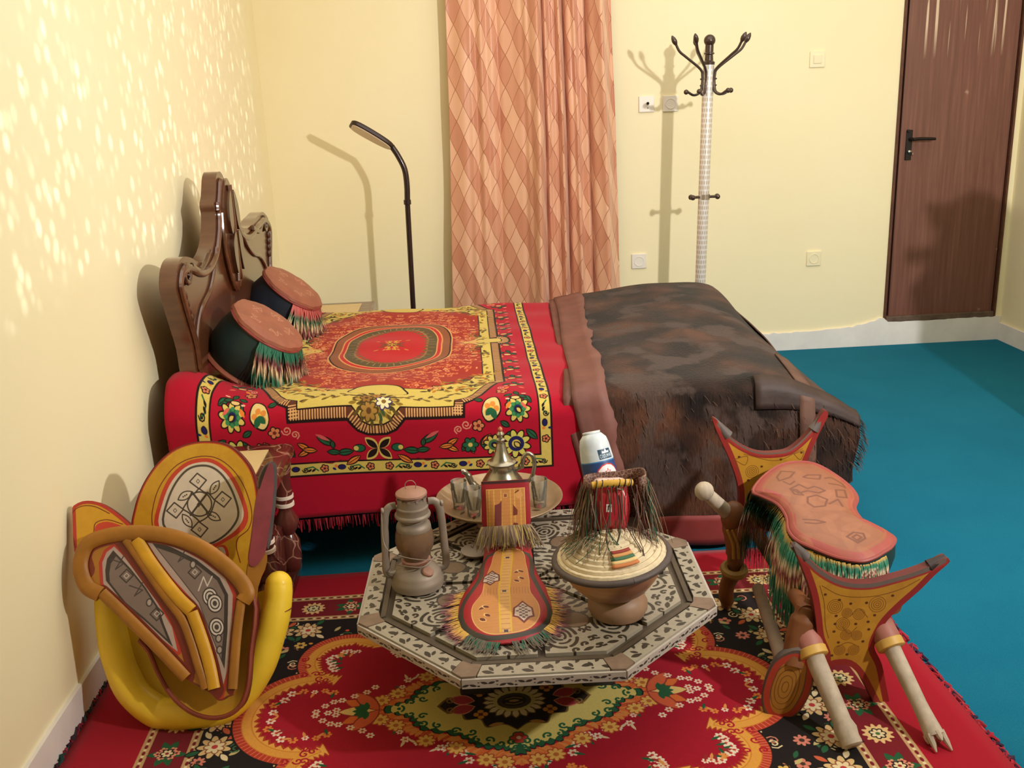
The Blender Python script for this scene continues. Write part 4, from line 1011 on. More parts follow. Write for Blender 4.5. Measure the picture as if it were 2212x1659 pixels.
    c.leaf(.10, .012, .06, .034, .25, (188, 60, 70), (226, 150, 120)); c.flower(.085, .045, .018, 4, (226, 150, 60), (120, 50, 30)); c.leaf(.03, .085, .04, .014, .2, (200, 140, 80)); c.scroll(.16, .02, .014, 1, (150, 110, 50), .004)
    for a in np.linspace(0, 2*pi, 21)[:-1]: c.leaf(.045*cos(a), .036*sin(a), .032, .016, math.atan2(sin(a)*.9, cos(a)), CRM, (120, 90, 40))
    c.ell(0, 0, .052, .042, (216, 200, 130)); c.ell(0, 0, .042, .032, (76, 64, 32)); c.ell(0, 0, .030, .022, (50, 40, 24)); c.line([(-.02, .008), (0, .014), (.02, .008)], .004, (150, 110, 60)); c.ell(0, -.002, .014, .007, (170, 130, 70))
    c.mirror4(); return c
rug_c = paint_rug()
RX, RY_ = .055, 2.105
M_RUG = imat('patterned_red_rug', rug_c.image('rug_pattern'), .9, grain=(300, .18), sheen=.07, spec=.2)
b = MB(); nx_, ny_ = 60, 44; G = np.zeros((nx_, ny_, 3)); U = np.zeros((nx_, ny_, 2))
for i in range(nx_):
    for j in range(ny_):
        u = -1.062+2.124*i/(nx_-1); v = -.748+1.496*j/(ny_-1)
        x = RX+u-.022*v; x = max(x, XL+.016); G[i, j] = (x, RY_+v+.006*u, .011+.0015*sin(u*9+v*5)); U[i, j] = (u, v)
b.grid(G, rug_c.uv(U.reshape(-1, 2)), flip=False); rug = b.build('rug', M_RUG, None, angle=180)
so = rug.modifiers.new('thickness', 'SOLIDIFY'); so.thickness = .010; so.offset = -1
tag(rug, 'large red rug with medallion and floral borders on the blue carpet', 'rug')
b = MB()
for side in (0, nx_-1):
    sg = 1 if side else -1
    for k in range(230):
        q = rng.random()*(ny_-1); j = int(q); p = G[side, j]*(1-q+j)+G[side, min(j+1, ny_-1)]*(q-j)
        col = rng.choice([(30, 44, 50), (20, 60, 54), (60, 20, 40), (150, 20, 44)]) if side == 0 else rng.choice([(180, 20, 44), (150, 16, 40), (60, 24, 60)])
        L = rng.uniform(.015, .04) if side == 0 else rng.uniform(.008, .028)
        if side == 0 and p[0] < XL+.05:
            P = [p+(0, 0, .001), p+(-.004, rng.gauss(0, .012), .012+rng.random()*.01), p+(-.003, rng.gauss(0, .02), .004)]
        else: P = [p, p+(sg*L*.5, rng.gauss(0, .01), .004), p+(sg*L, rng.gauss(0, .014), -.006)]
        b.tube(P, .0042, 5, col=[srgb(col)[:3]]*3)
tag(b.build('fringe', vmat('dyed_strands'), rug), kind='stuff')

# ================================================================== OCTAGONAL TABLE
TX, TY, TZ, TR, TA = .123, 2.243, .28, .461, -.0229
SIL, DKW, BRS = (168, 158, 140), (62, 54, 44), (150, 124, 98)
def paint_table():
    c = Can(-.47, -.47, .47, .47, 1300, DKW)
    rot = []
    for k in range(8):
        a = TA+pi/8+k*pi/4
        for mir in (1, -1):
            Rm = np.array([[cos(a), -sin(a)], [sin(a), cos(a)]])
            rot.append(lambda p, R=Rm, m=mir: (np.asarray(p)*[1, m])@R.T)
    c.T = rot
    # local x runs from the centre to a corner; half a kite lies at angles 0..22.5 deg
    tn = math.tan(pi/8)
    c.poly([(.02, 0), (.372, 0), (.372-.06, .0), (.372, .0), (.35, .145), (.03, .012)], SIL)
    c.poly([(0, 0), (.40, 0), (.36, .15)], SIL)
    h = DKW
    rx, ry = .272, .066                                           # rosette: broken rings round a boss
    for r0, w, ng, ph in ((.052, .0085, 5, .2), (.034, .0065, 4, .9), (.019, .006, 3, .1)):
        for q in range(ng):
            a = np.linspace(q*2*pi/ng+ph, (q+.74)*2*pi/ng+ph, 9); c.line(np.c_[rx+r0*np.cos(a), ry+r0*.74*np.sin(a)], w, h)
    c.ell(rx, ry, .007, .005, h)
    c.line([(rx-.07, ry-.036), (rx-.045, ry-.052), (rx-.01, ry-.058)], .006, h); c.line([(rx+.045, ry+.048), (rx+.01, ry+.060), (rx-.03, ry+.056)], .006, h)
    r5 = random.Random(12); pk = []
    for k in range(2600):                                          # leaf and hook shaped openings packed into the rest
        x, y = r5.uniform(.03, .365), r5.uniform(.004, .148)
        if y > x*.40-.004 or x+y*.41 > .366: continue
        if ((x-rx)/.066)**2+((y-ry)/.052)**2 < 1 or any((x-X)**2+(y-Y)**2 < .0195**2 for X, Y in pk): continue
        if .185 < x < .27 and y < .036: continue
        pk.append((x, y))
    for k, (x, y) in enumerate(pk):
        a = math.atan2(y-ry, x-rx)+pi/2+r5.uniform(-.5, .5)
        if k % 4 == 0: c.scroll(x, y, .0100, a, h, .0065, .75, 1 if k % 8 else -1)
        elif k % 4 == 1: c.leaf(x-.011*cos(a), y-.011*sin(a), .026, .014, a, h); c.leaf(x, y, .015, .010, a+1.6, h)
        else: c.leaf(x-.013*cos(a), y-.013*sin(a), .030, .0125, a, h)
    # warm worn patch in the middle of each kite
    c.T = rot[::2]; c.line(smooth_closed([(.20, -.022), (.225, -.032), (.25, -.024), (.258, .0), (.25, .024), (.225, .032), (.20, .022), (.194, 0)], 3), .006, DKW, closed=True); c.poly(smooth_closed([(.20, -.02), (.225, -.03), (.25, -.022), (.258, .0), (.25, .022), (.225, .03), (.20, .02), (.194, 0)], 3), (118, 96, 76))
    # rim panels: a row of leaves, two facing and one upright, repeated
    rim = []
    for k in range(8):
        a = TA+k*pi/4; Rm = np.array([[cos(a), -sin(a)], [sin(a), cos(a)]]); rim.append(lambda p, R=Rm: np.asarray(p)@R.T)
    c.T = rim; ap = TR*cos(pi/8)
    c.poly([(ap-.044, -.165), (ap+.01, -.165), (ap+.01, .165), (ap-.044, .165)], SIL)
    for k in range(7):
        y = -.129+.043*k; x = ap-.024
        c.leaf(x+.004, y-.004, .027, .013, 1.9 if k % 2 else 1.25, DKW); c.leaf(x-.012, y+.012, .020, .009, .5, DKW); c.leaf(x-.010, y+.028, .020, .009, -.5+pi, DKW); c.ell(x+.012, y+.02, .003, .003, DKW)
    return c
def paint_edge():
    c = Can(-.18, 0, .18, .036, 1500, (190, 180, 170))
    for k in range(9):
        x = -.16+.04*k; up = k % 2
        c.leaf(x, .016, .018, .009, .5 if up else -.5, (60, 54, 50)); c.leaf(x, .016, .018, .009, pi-(.5 if up else -.5), (60, 54, 50)); c.ell(x+.02, .026 if up else .008, .0032, .003, (60, 54, 50)); c.ell(x+.02, .012 if up else .022, .0022, .002, (60, 54, 50))
    return c
tc_ = paint_table(); M_TOP = imat('inlaid_table_top', tc_.image('table_inlay'), .42, bmp=.5, bdist=.002, grain=(90, .16))
M_EDGE = imat('inlaid_table_edge', paint_edge().image('table_edge_inlay'), .45, bmp=.4, bdist=.0015, grain=(60, .12))
M_DARKW = mat('dark_table_wood', (84, 72, 58), .5, var=(14, .25), bmp=(40, .2, .002))
M_BLOCK = mat('worn_corner_wood', (128, 106, 88), .55, var=(30, .25), bmp=(50, .2, .002))
M_FOOT = mat('blackish_table_foot', (52, 46, 48), .5, var=(12, .2))
tb = thing('octagonal_table', (TX, TY, 0), 'low octagonal table with silver filigree inlay on the rug', 'table')
class Top:
    @staticmethod
    def uv(P): return tc_.uv(np.asarray(P))
ft = Fr((TX, TY, TZ), (1, 0, 0), (0, 1, 0))
def pol(r, a): return np.array((r*cos(a), r*sin(a)))
oct_ = lambda r: [pol(r, TA+pi/8+k*pi/4) for k in range(8)]
b = MB(); b.prism(oct_(TR-.004), ft, .016, front=-.010); b.build('table_board', M_DARKW, tb, bevel=.003)
ap = TR*cos(pi/8); hw = TR*sin(pi/8)
for k in range(8):
    a = TA+k*pi/4; Rk = np.array([[cos(a), -sin(a)], [sin(a), cos(a)]])
    q = np.array([(ap-.045, -(hw-.045)), (ap-.003, -(hw-.034)), (ap-.003, hw-.034), (ap-.045, hw-.045)])@Rk.T
    b = MB(); b.prism(q, ft, .011, Top); b.build('rim_panel', M_TOP, tb, bevel=.0012)
    a2 = a+pi/8
    e = np.array([(ap-.047, hw-.045), (ap-.003, hw-.032), (ap-.0, hw-.02)])
    c1 = pol(TR-.001, a2); s1 = np.array([(ap-.046, hw-.044)])@Rk.T; s2 = np.array([(ap-.002, hw-.031)])@Rk.T
    a3 = a+pi/4; R3 = np.array([[cos(a3), -sin(a3)], [sin(a3), cos(a3)]])
    s3 = np.array([(ap-.046, -(hw-.044))])@R3.T; s4 = np.array([(ap-.002, -(hw-.031))])@R3.T
    inn = pol(TR-.050/cos(pi/8), a2)
    b = MB(); b.prism([s1[0], s2[0], c1, s4[0], s3[0], inn], ft, .012, front=.001); b.build('corner_block', M_BLOCK, tb, bevel=.0015)
    # moulding strip between rim and inner panel
    q = np.array([(ap-.062, -(hw-.062*tn if False else hw-.030)), (ap-.050, -(hw-.024)), (ap-.050, hw-.024), (ap-.062, hw-.030)])@Rk.T
    b = MB(); b.prism(q, ft, .009, front=-.002); b.build('groove_moulding', M_DARKW, tb, bevel=.001)
    # kite panel round this corner, parted from its neighbours by dark grooves
    ri = ap-.078; g = .0085; mid1 = pol(ri, a); mid2 = pol(ri, a+pi/4); cor = pol(ri/cos(pi/8), a2)
    def off(p, d): return p+d
    n1 = np.array((-sin(a), cos(a))); n2 = np.array((sin(a+pi/4), -cos(a+pi/4)))
    b = MB(); b.prism([pol(.016, a2), mid1+n1*g-pol(.001, a), cor, mid2+n2*g-pol(.001, a+pi/4)], ft, .010, Top, front=-.001); b.build('filigree_panel', M_TOP, tb, bevel=.0012)
    # edge panel on the side face, between two dark lines
    m = pol(ap, a); fe = Fr((TX+m[0], TY+m[1], TZ-.026), (-sin(a), cos(a), 0), (0, 0, 1))
    class E_:
        @staticmethod
        def uv(P): return np.c_[(np.asarray(P)[:, 0]+.18)/.36, np.asarray(P)[:, 1]/.022]
    b = MB(); b.prism([(-hw+.001, 0), (hw-.001, 0), (hw-.001, .022), (-hw+.001, .022)], fe, .006, E_, front=.0035); b.build('edge_panel', M_EDGE, tb, bevel=.0008)
b = MB(); b.prism(oct_(.26), Fr((TX, TY, TZ-.026), (1, 0, 0), (0, 1, 0)), .03); b.build('apron', M_FOOT, tb)
for sx_, sy_ in ((-1, -1), (1, -1), (1, 1), (-1, 1)):
    b = MB(); b.box((TX+sx_*.155-.005, TY+sy_*.075, .133), (.085, .05, .240)); b.build('leg', M_FOOT, tb, bevel=.008)

# ================================================================== THINGS ON THE TABLE
M_TIN = mat('dull_grey_tin', (150, 136, 122), .55, .35, var=(10, .2), bmp=(18, .12, .003))
M_TINP = mat('pinkish_tin', (168, 126, 108), .55, .25, var=(12, .2))
M_DUSTG = None
def glass_mat(name, col, rough=.02, alpha=0.0, dust=None):
    m, nt, b = _nt(name)
    b.inputs['Base Color'].default_value = srgb(col); b.inputs['Transmission Weight'].default_value = 1.0; b.inputs['Roughness'].default_value = rough; b.inputs['IOR'].default_value = 1.45
    if dust:
        d0 = N(nt, 'ShaderNodeBsdfDiffuse'); d0.inputs[0].default_value = srgb(dust[0]); d1 = N(nt, 'ShaderNodeBsdfTranslucent'); d1.inputs[0].default_value = srgb(dust[0])
        d = N(nt, 'ShaderNodeMixShader'); d.inputs[0].default_value = .5; nt.links.new(d0.outputs[0], d.inputs[1]); nt.links.new(d1.outputs[0], d.inputs[2])
        tr = N(nt, 'ShaderNodeBsdfTransparent'); tr.inputs[0].default_value = srgb(col)
        mx = N(nt, 'ShaderNodeMixShader'); g = N(nt, 'ShaderNodeBsdfGlossy'); g.inputs[1].default_value = .08; fr_ = N(nt, 'ShaderNodeFresnel'); fr_.inputs[0].default_value = 1.4
        f = noise(nt, 14, 4); mr = N(nt, 'ShaderNodeMapRange'); mr.inputs['To Min'].default_value = dust[1]*.7; mr.inputs['To Max'].default_value = min(1, dust[1]*1.3); nt.links.new(f, mr.inputs['Value'])
        nt.links.new(mr.outputs[0], mx.inputs[0]); nt.links.new(tr.outputs[0], mx.inputs[1]); nt.links.new(d.outputs[0], mx.inputs[2])
        m2 = N(nt, 'ShaderNodeMixShader'); nt.links.new(fr_.outputs[0], m2.inputs[0]); nt.links.new(mx.outputs[0], m2.inputs[1]); nt.links.new(g.outputs[0], m2.inputs[2])
        nt.links.new(m2.outputs[0], nt.nodes['Material Output'].inputs[0])
    return m
TT = TZ+.0012
lx, ly = -.172, 2.247
t = thing('hurricane_lantern', (lx, ly, TT), 'old dusty tin hurricane lantern on the left side of the octagonal table', 'lantern')
c0 = np.array([lx, ly, TT])
b = MB(); b.lathe([(.060, 0), (.066, .004), (.067, .016), (.0665, .026), (.0625, .031), (.062, .037), (.055, .047), (.038, .055), (.030, .058), (.030, .063)], c0, n=40); b.build('fuel_tank', M_TIN, t)
b = MB(); b.lathe([(.014, -.002), (.015, .010), (.012, .013), (0, .0135)], c0+(.028, -.034, .046), axis_frame((.25, -.35, 1)), 18); b.build('filler_cap', M_TINP, t)
b = MB(); b.lathe([(.030, .060), (.036, .066), (.037, .074), (.031, .078), (.018, .08), (.016, .092), (.0, .094)], c0, n=28); b.build('burner', M_TINP, t)
b = MB(); b.lathe([(.031, .074), (.034, .082), (.046, .108), (.0495, .126), (.047, .146), (.040, .166), (.036, .172)], c0, n=36); o = b.build('glass_globe', glass_mat('dusty_lantern_glass', (232, 214, 190), dust=((172, 138, 110), .72)), t)
b = MB(); b.lathe([(.0425, .156), (.0435, .157), (.0435, .163), (.0415, .170), (.034, .1765), (.030, .178), (.030, .190), (.0440, .1905), (.0450, .1945), (.0440, .198), (.0405, .2005), (.0395, .214), (.0405, .2155), (.0400, .218), (.0365, .2195), (.036, .236), (.037, .240), (.030, .2402)], c0, n=36); b.build('chimney', M_TIN, t)
for k in range(22):
    a = k*2*pi/22
    if k % 2 == 0:
        b = MB(); b.box(c0+(.0365*cos(a), .0365*sin(a), .240), (.006, .003, .006), rotz(a+pi/2)); b.build('crown_tooth', M_TIN, t)
b = MB(); b.lathe([(.0, .250), (.030, .250), (.030, .236), (.028, .236)], c0, n=24); b.build('inner_sleeve', M_TINP, t)
b = MB(); b.lathe([(.036, .247), (.0395, .249), (.0385, .2535), (.030, .259), (.015, .263), (0, .264)], c0, n=36); b.build('cap', M_TINP, t)
b = MB(); b.tube(smooth_open([c0+(-.012, 0, .262), c0+(-.0135, 0, .274), c0+(-.007, 0, .283), c0+(.005, 0, .2835), c0+(.0125, 0, .274), c0+(.0115, 0, .262)], 5), .0011, 6); b.build('lift_ring', M_TINP, t)
for s in (-1, 1):
    d = np.array([.98*s, .2*s, 0]); 
    pts = smooth_open([c0+d*.040+(0, 0, .224), c0+d*.056+(0, 0, .222), c0+d*.067+(0, 0, .206), c0+d*.0715+(0, 0, .17), c0+d*.0745+(0, 0, .10), c0+d*.0765+(0, 0, .056), c0+d*.070+(0, 0, .040), c0+d*.052+(0, 0, .040)], 6)
    b = MB(); b.tube(pts, .0098, 12, flat=.62, upv=(0, 1, 0)); b.build('side_tube', M_TIN, t)
    b = MB(); b.lathe([(.0075, -.003), (.0085, 0), (.0075, .003)], c0+d*.074+(0, 0, .214), axis_frame(d), 14); b.build('bail_ear', M_TIN, t)
b = MB(); b.tube(smooth_open([c0+(-.075, -.02, .212), c0+(-.07, -.045, .135), c0+(-.03, -.062, .112), c0+(.03, -.062, .098), c0+(.06, -.045, .098)], 6), .0011, 6); b.build('guard_wire', M_TIN, t)
b = MB(); b.tube(smooth_open([c0+(-.052, -.02, .07), c0+(-.03, -.046, .078), c0+(.02, -.05, .074), c0+(.05, -.02, .088)], 6), .0013, 6); b.build('globe_rest_wire', M_TIN, t)

# small dish half hidden behind the pouch
t = thing('small_dish', (-.035, 2.40, TT), 'small grey tin dish on the table between lantern and leather pouch', 'dish')
b = MB(); b.lathe([(.030, 0), (.036, .004), (.041, .012), (.039, .012), (.034, .006), (0, .004)], (-.02, 2.40, TT), n=28); b.build('bowl', M_TIN, t)
b = MB(); b.lathe([(.0395, .0105), (.0425, .0115), (.0425, .0130), (.0395, .0135)], (-.02, 2.40, TT), n=28); b.build('rolled_rim', M_TIN, t)

# tea tray, teapot and glasses
YX, YY, YZ = .052, 2.612, .338
M_TRAY = mat('worn_brass_tray', (172, 146, 116), .42, .45, var=(9, .25), bmp=(14, .12, .002))
t = thing('tea_tray', (YX, YY, TT), 'round worn metal tea tray with raised rim on the far side of the octagonal table', 'tray')
b = MB(); b.lathe([(0, YZ-.004), (.145, YZ-.004), (.166, YZ+.004), (.180, YZ+.016), (.1835, YZ+.018), (.1825, YZ+.0205), (.178, YZ+.0195), (.164, YZ+.008), (.144, YZ), (0, YZ)], (YX, YY, 0), n=64); b.build('dish', M_TRAY, t)
b = MB(); b.lathe([(.066, TT), (.068, TT+.006), (.055, TT+.03), (.062, YZ-.0035)], (YX, YY-.03, 0), n=32); b.build('foot_ring', M_TRAY, t)
M_ENG = mat('dark_engraving', (96, 70, 44), .5, .5)
for k in range(16):
    a = k*pi/8+.15; p = np.array([YX+.125*cos(a), YY+.125*sin(a), YZ+.0002])
    b = MB(); q = Fr(p, (cos(a+.5), sin(a+.5), 0), (-sin(a+.5), cos(a+.5), 0)); tt = np.linspace(0, 1, 6); w = np.sin(tt*pi)*.005
    b.prism(np.r_[np.c_[tt*.026-.013, w], np.c_[tt[::-1]*.026-.013, -w[::-1]][1:-1]], q, .0006, front=.0004); b.build('engraved_leaf', M_ENG, t)
PXc, PYc = .064, 2.624
M_PEW = mat('pewter', (166, 158, 140), .24, .9, var=(20, .12), bmp=(12, .08, .002))
t = thing('teapot', (PXc, PYc, YZ), 'pewter teapot with tall pointed lid standing in the middle of the tea tray', 'teapot')
c0 = np.array([PXc, PYc, YZ+.0005])
b = MB(); b.lathe([(.040, 0), (.044, .003), (.040, .008), (.052, .016), (.064, .032), (.065, .044), (.058, .062), (.046, .080), (.0375, .094), (.036, .104), (.0385, .112), (.0395, .114)], c0, n=44); b.build('pot_body', M_PEW, t)
b = MB(); b.lathe([(.0385, .1145), (.042, .116), (.042, .119), (.0365, .122), (.031, .126), (.0285, .131), (.0215, .142), (.0165, .158), (.0125, .172), (.0105, .178), (.0105, .181), (.013, .184), (.0135, .187), (.0065, .191), (.006, .194), (.0105, .199), (.0115, .203), (.008, .208), (.0045, .211)], c0, n=36); b.build('lid', M_PEW, t)
b = MB(); b.lathe([(.005, .210), (.0075, .216), (.006, .221), (0, .226)], c0, n=20); b.build('finial', mat('reddish_finial', (190, 110, 80), .4, .3), t)
b = MB(); b.tube(smooth_open([c0+(-.050, -.01, .035), c0+(-.072, -.014, .045), c0+(-.088, -.018, .066), c0+(-.097, -.02, .088), c0+(-.108, -.022, .103), c0+(-.117, -.024, .104)], 6), [.013]*6+[.0115]*6+[.0095]*8+[.008]*11, 14); b.build('spout', M_PEW, t)
b = MB(); b.tube(smooth_open([c0+(.040, 0, .092), c0+(.054, 0, .099), c0+(.060, 0, .112), c0+(.063, 0, .128), c0+(.075, 0, .139), c0+(.090, 0, .130), c0+(.094, 0, .105), c0+(.089, 0, .076), c0+(.078, 0, .056), c0+(.060, 0, .050)], 6), .0063, 12); b.build('handle', M_PEW, t)
b = MB(); b.lathe([(.0085, -.004), (.0095, 0), (.0085, .004)], c0+(.056, 0, .102), axis_frame((.6, 0, 1)), 14); b.build('handle_ferrule', M_PEW, t)
M_GLASS = glass_mat('clear_glass', (250, 250, 246), .01, dust=((246, 240, 224), .30))
def tea_glass(x, y, lab, h=.083, r0=.0185, r1=.0235):
    t = thing('tea_glass', (x, y, YZ), lab, 'glass', 'tea glasses on the tray')
    z = YZ+.0006
    n = 24; V = []
    pr = [(r0*.9, 0), (r0, .003), (r0*1.0, .016), (r0*1.04, .020), (r1*.97, h*.82), (r1, h-.001), (r1-.0008, h), (r1-.0020, h-.001), (r1*.97-.0024, h*.82), (r0-.003, .022), (r0-.006, .018), (0, .017)]
    b = MB(); b.lathe(pr, (x, y, z), n=n); b.build('tumbler', M_GLASS, t)
    for k in range(8):
        a = k*pi/4; b = MB(); b.tube([(x+(r0+.0006)*cos(a), y+(r0+.0006)*sin(a), z+.020), (x+(r1-.0002)*cos(a), y+(r1-.0002)*sin(a), z+h*.74)], .0010, 5); b.build('flute', M_GLASS, t)
tea_glass(-.062, 2.586, 'fluted tea glass under the teapot spout, the farther of the two at left')
tea_glass(-.022, 2.527, 'fluted tea glass nearest the viewer between spout and leather pouch')
tea_glass(.166, 2.567, 'fluted tea glass standing alone on the right side of the tray')

# ------------------------------------------------------------------ leather pouch lying on the table
def paint_pouch():
    c = Can(-.15, -.02, .15, .70, 1400, (150, 24, 40))
    TAN, TN2, LIN, DRK, YL, PALE = (206, 140, 78), (186, 118, 62), (226, 176, 104), (110, 44, 30), (222, 180, 50), (214, 190, 180)
    c.poly(smooth_closed([(0, .0), (-.07, .02), (-.108, .09), (-.112, .17), (-.095, .26), (-.07, .34), (-.06, .47), (.06, .47), (.07, .34), (.098, .26), (.115, .17), (.11, .09), (.07, .02)], 5), (168, 26, 40))
    edge = [(0, .014), (-.05, .022), (-.09, .07), (-.098, .15), (-.075, .23), (-.06, .30), (-.05, .42), (.05, .42), (.062, .30), (.08, .22), (.098, .13), (.09, .07), (.055, .03)]
    c.line(smooth_closed(np.array(edge)*[1.06, 1.0], 5), .012, (62, 58, 52), closed=True)
    inner = smooth_closed([(0, .022), (-.045, .030), (-.075, .075), (-.078, .145), (-.055, .205), (-.052, .27), (-.042, .36), (-.03, .44), (.035, .44), (.05, .36), (.06, .27), (.064, .20), (.080, .14), (.078, .08), (.05, .036)], 5)
    c.poly(inner, LIN); c.poly(inner*[.97, .985]+[0, .004], TAN)
    for k in range(40): y = .04+.0105*k; c.line([(-.07, y), (.07, y)], .0012, TN2, .5)
    for k in range(22): x = -.075+.007*k; c.line([(x, .19), (x, .225)], .001, DRK, .4)
    c.rect(-.012, .03, .012, .44, (222, 170, 100)); c.line([(-.013, .03), (-.013, .45)], .004, YL); c.line([(.013, .03), (.013, .45)], .003, YL)
    for k in range(24): c.line([(-.01, .04+k*.017), (.01, .04+k*.017)], .0014, DRK, .5)
    for x, y in ((0, .205), (0, .032), (0, .40)): c.ell(x, y, .0065, .006, (240, 220, 180)); c.rect(x-.005, y-.005, x+.005, y+.005, (84, 62, 66))
    def shield(x, y, w, h):
        P = np.array([(0, -h), (w*.55, -h*.6), (w, -h*.5), (w*.9, .3*h), (w*.5, h*.55), (0, h), (-w*.5, h*.55), (-w*.9, .3*h), (-w, -h*.5), (-w*.55, -h*.6)])
        c.poly(P*1.22+[x, y], DRK); c.poly(P+[x, y], PALE)
        for i in range(-4, 5):
            for j in range(-5, 6):
                q = np.array([x+i*.0068, y+j*.0068])
                if (i+j) % 2 == 0 and abs(i*.0068)/w+abs(j*.0068)/h < .95: c.rect(q[0]-.0032, q[1]-.0032, q[0]+.0032, q[1]+.0032, (104, 84, 84))
    shield(.042, .105, .021, .040); shield(-.036, .285, .019, .036)
    for sx, oy in ((-1, .105), (1, .285)):
        x0 = sx*.041
        for dx, dy, a in ((-.014, .02, .6), (.010, .024, 2.4), (-.012, -.02, -.7), (.012, -.018, 2.2)):
            c.leaf(x0+dx-.008, oy+dy, .022, .014, a, (236, 196, 130)); c.leaf(x0+dx-.007, oy+dy, .018, .010, a, DRK)
    # upright panel: rows .50 to .66
    c.rect(-.15, .475, .15, .70, (160, 30, 40)); c.rect(-.15, .652, .15, .70, (62, 34, 34)); c.rect(-.15, .500, .15, .512, (60, 26, 26))
    for k in range(14): x = -.056+.0085*k; c.ell(x, .506, .0016, .0022, (216, 190, 160))
    c.rect(-.052, .516, .052, .638, (230, 180, 100)); c.rect(-.050, .518, .050, .636, TAN)
    for x in (-.044, -.031, -.012, .013, .024, .040): c.line([(x, .518), (x, .634)], .003, (226, 178, 84))
    for k in range(12): y = .522+.01*k; c.line([(-.05, y), (.05, y)], .001, TN2, .6)
    c.poly([(-.033, .518), (-.013, .535), (-.011, .605), (-.018, .596), (-.030, .592)], (124, 58, 56)); c.rect(-.006, .612, .005, .624, (236, 190, 120)); c.rect(-.0045, .6135, .0035, .6225, (150, 84, 60))
    c.poly([(.018, .56), (.03, .562), (.031, .575), (.019, .592)], (124, 58, 40)); c.poly([(.017, .53), (.034, .525), (.030, .538), (.019, .54)], (124, 58, 40)); c.ell(.036, .618, .010, .010, (222, 160, 96)); c.line([(.026, .625), (.034, .63)], .003, DRK)
    return c
pc = paint_pouch(); M_POUCH = imat('tooled_leather_pouch', pc.image('pouch_pattern'), .5, bmp=.45, bdist=.002, grain=(80, .1))
px0, py0 = .042, 1.935
pt = thing('leather_pouch', (px0, 2.15, TT), 'fringed red and tan tooled leather pouch lying on the table against the tea tray', 'pouch')
PATH = np.array([(1.935, .284), (2.05, .2845), (2.15, .285), (2.25, .287), (2.32, .293), (2.368, .306), (2.392, .324), (2.400, .345), (2.411, .40), (2.423, .45), (2.430, .478)])
pp = smooth_open(PATH, 8); dl = np.r_[0, np.cumsum(np.hypot(*np.diff(pp, axis=0).T))]; LT = dl[-1]
def ppos(s):
    y = np.interp(s, dl, pp[:, 0]); z = np.interp(s, dl, pp[:, 1]); e = .004
    ty = np.interp(s+e, dl, pp[:, 0])-np.interp(s-e, dl, pp[:, 0]); tz = np.interp(s+e, dl, pp[:, 1])-np.interp(s-e, dl, pp[:, 1]); l = math.hypot(ty, tz)+1e-9
    return np.array([0, y, z]), np.array([0, -tz/l, ty/l])
hwf = lambda s: interp(s, [0, .008, .03, .07, .12, .18, .24, .30, .38, .46, .50, .51, LT], [.012, .045, .078, .102, .112, .11, .100, .082, .066, .060, .062, .066, .064])
thf = lambda s: interp(s, [0, .02, .08, .2, .32, .42, .5, LT], [.004, .014, .026, .028, .024, .014, .008, .008])
def cenx(s): return interp(s, [0, .2, .4, LT], [.040, .044, .062, .066])
ns, nw = 70, 17; A = np.zeros((ns, nw, 3)); B = np.zeros((ns, nw, 3)); U = np.zeros((ns, nw, 2)); vs = (.66)/LT
for i in range(ns):
    s = LT*i/(ns-1); p, n = ppos(s)
    for j in range(nw):
        w = -1+2*j/(nw-1); k = math.sqrt(max(0, 1-w*w)); hh = thf(s)*(.25+.75*k**.8)
        A[i, j] = p+np.array([cenx(s)+w*hwf(s), 0, 0])+n*hh; B[i, j] = p+np.array([cenx(s)+w*hwf(s), 0, 0])
        U[i, j] = (w*hwf(s), s*vs)
b = MB(); b.grid(A, pc.uv(U.reshape(-1, 2)), flip=True); b.grid(B, pc.uv(U.reshape(-1, 2)))
b.grid(np.stack([A[:, 0], B[:, 0]], 1), flip=True); b.grid(np.stack([A[:, -1], B[:, -1]], 1)); b.grid(np.stack([A[-1], B[-1]], 1)); b.grid(np.stack([A[0], B[0]], 1), flip=True)
b.build('pouch_body', M_POUCH, pt, angle=60)
b = MB()
for k in range(420):                                         # dyed fringe round the rounded end
    q = rng.uniform(-1, 1); s = LT*.42*abs(q)**1.4; w = 1 if q > 0 else -1
    p, n = ppos(max(.002, s)); root = p+np.array([cenx(s)+w*hwf(s)*.97, 0, .006]); a = math.atan2(-1.0+min(1.0, s*7.5), w*(.25+min(1, s*9)))
    d = np.array([cos(a), sin(a), .1]); mid = abs(q) < .28
    bands = [(.34, (220, 176, 84)), (.55, (206, 150, 100)), (1, (130, 70, 84))] if not mid else [(.5, rng.choice([(32, 100, 76), (96, 90, 80), (110, 100, 86)])), (1, (110, 96, 84))]
    if s > .24: bands = [(.5, (120, 104, 84)), (1, (96, 84, 74))]
    def stop(p): p[2] = max(p[2], TT+.0015+rng.random()*.004); return p
    strand(b, root, d, rng.uniform(.03, .062), .0028, bands, sag=.22, jit=.14, seg=4, stop=stop, side=(-d[1], d[0], 0))
tag(b.build('end_fringe', vmat('dyed_strands'), pt), kind='stuff')
b = MB()
for k in range(230):                                         # the grey straw-like tassels across the neck
    w = rng.uniform(-1.05, 1.05); s = .505; p, n = ppos(s); root = p+np.array([cenx(s)+w*hwf(s), 0, 0])+n*.011
    def stop(p): p[2] = max(p[2], .313+.02*rng.random()); return p
    strand(b, root, np.array([w*.35, -.7, -.25]), rng.uniform(.045, .085), .0034, [(1, rng.choice([(136, 112, 84), (120, 98, 76), (160, 136, 70), (150, 126, 98), (104, 84, 70)]))], sag=.16, jit=.14, seg=5, stop=stop, side=(1, 0, 0))
tag(b.build('neck_tassels', vmat('dyed_strands'), pt), kind='stuff')

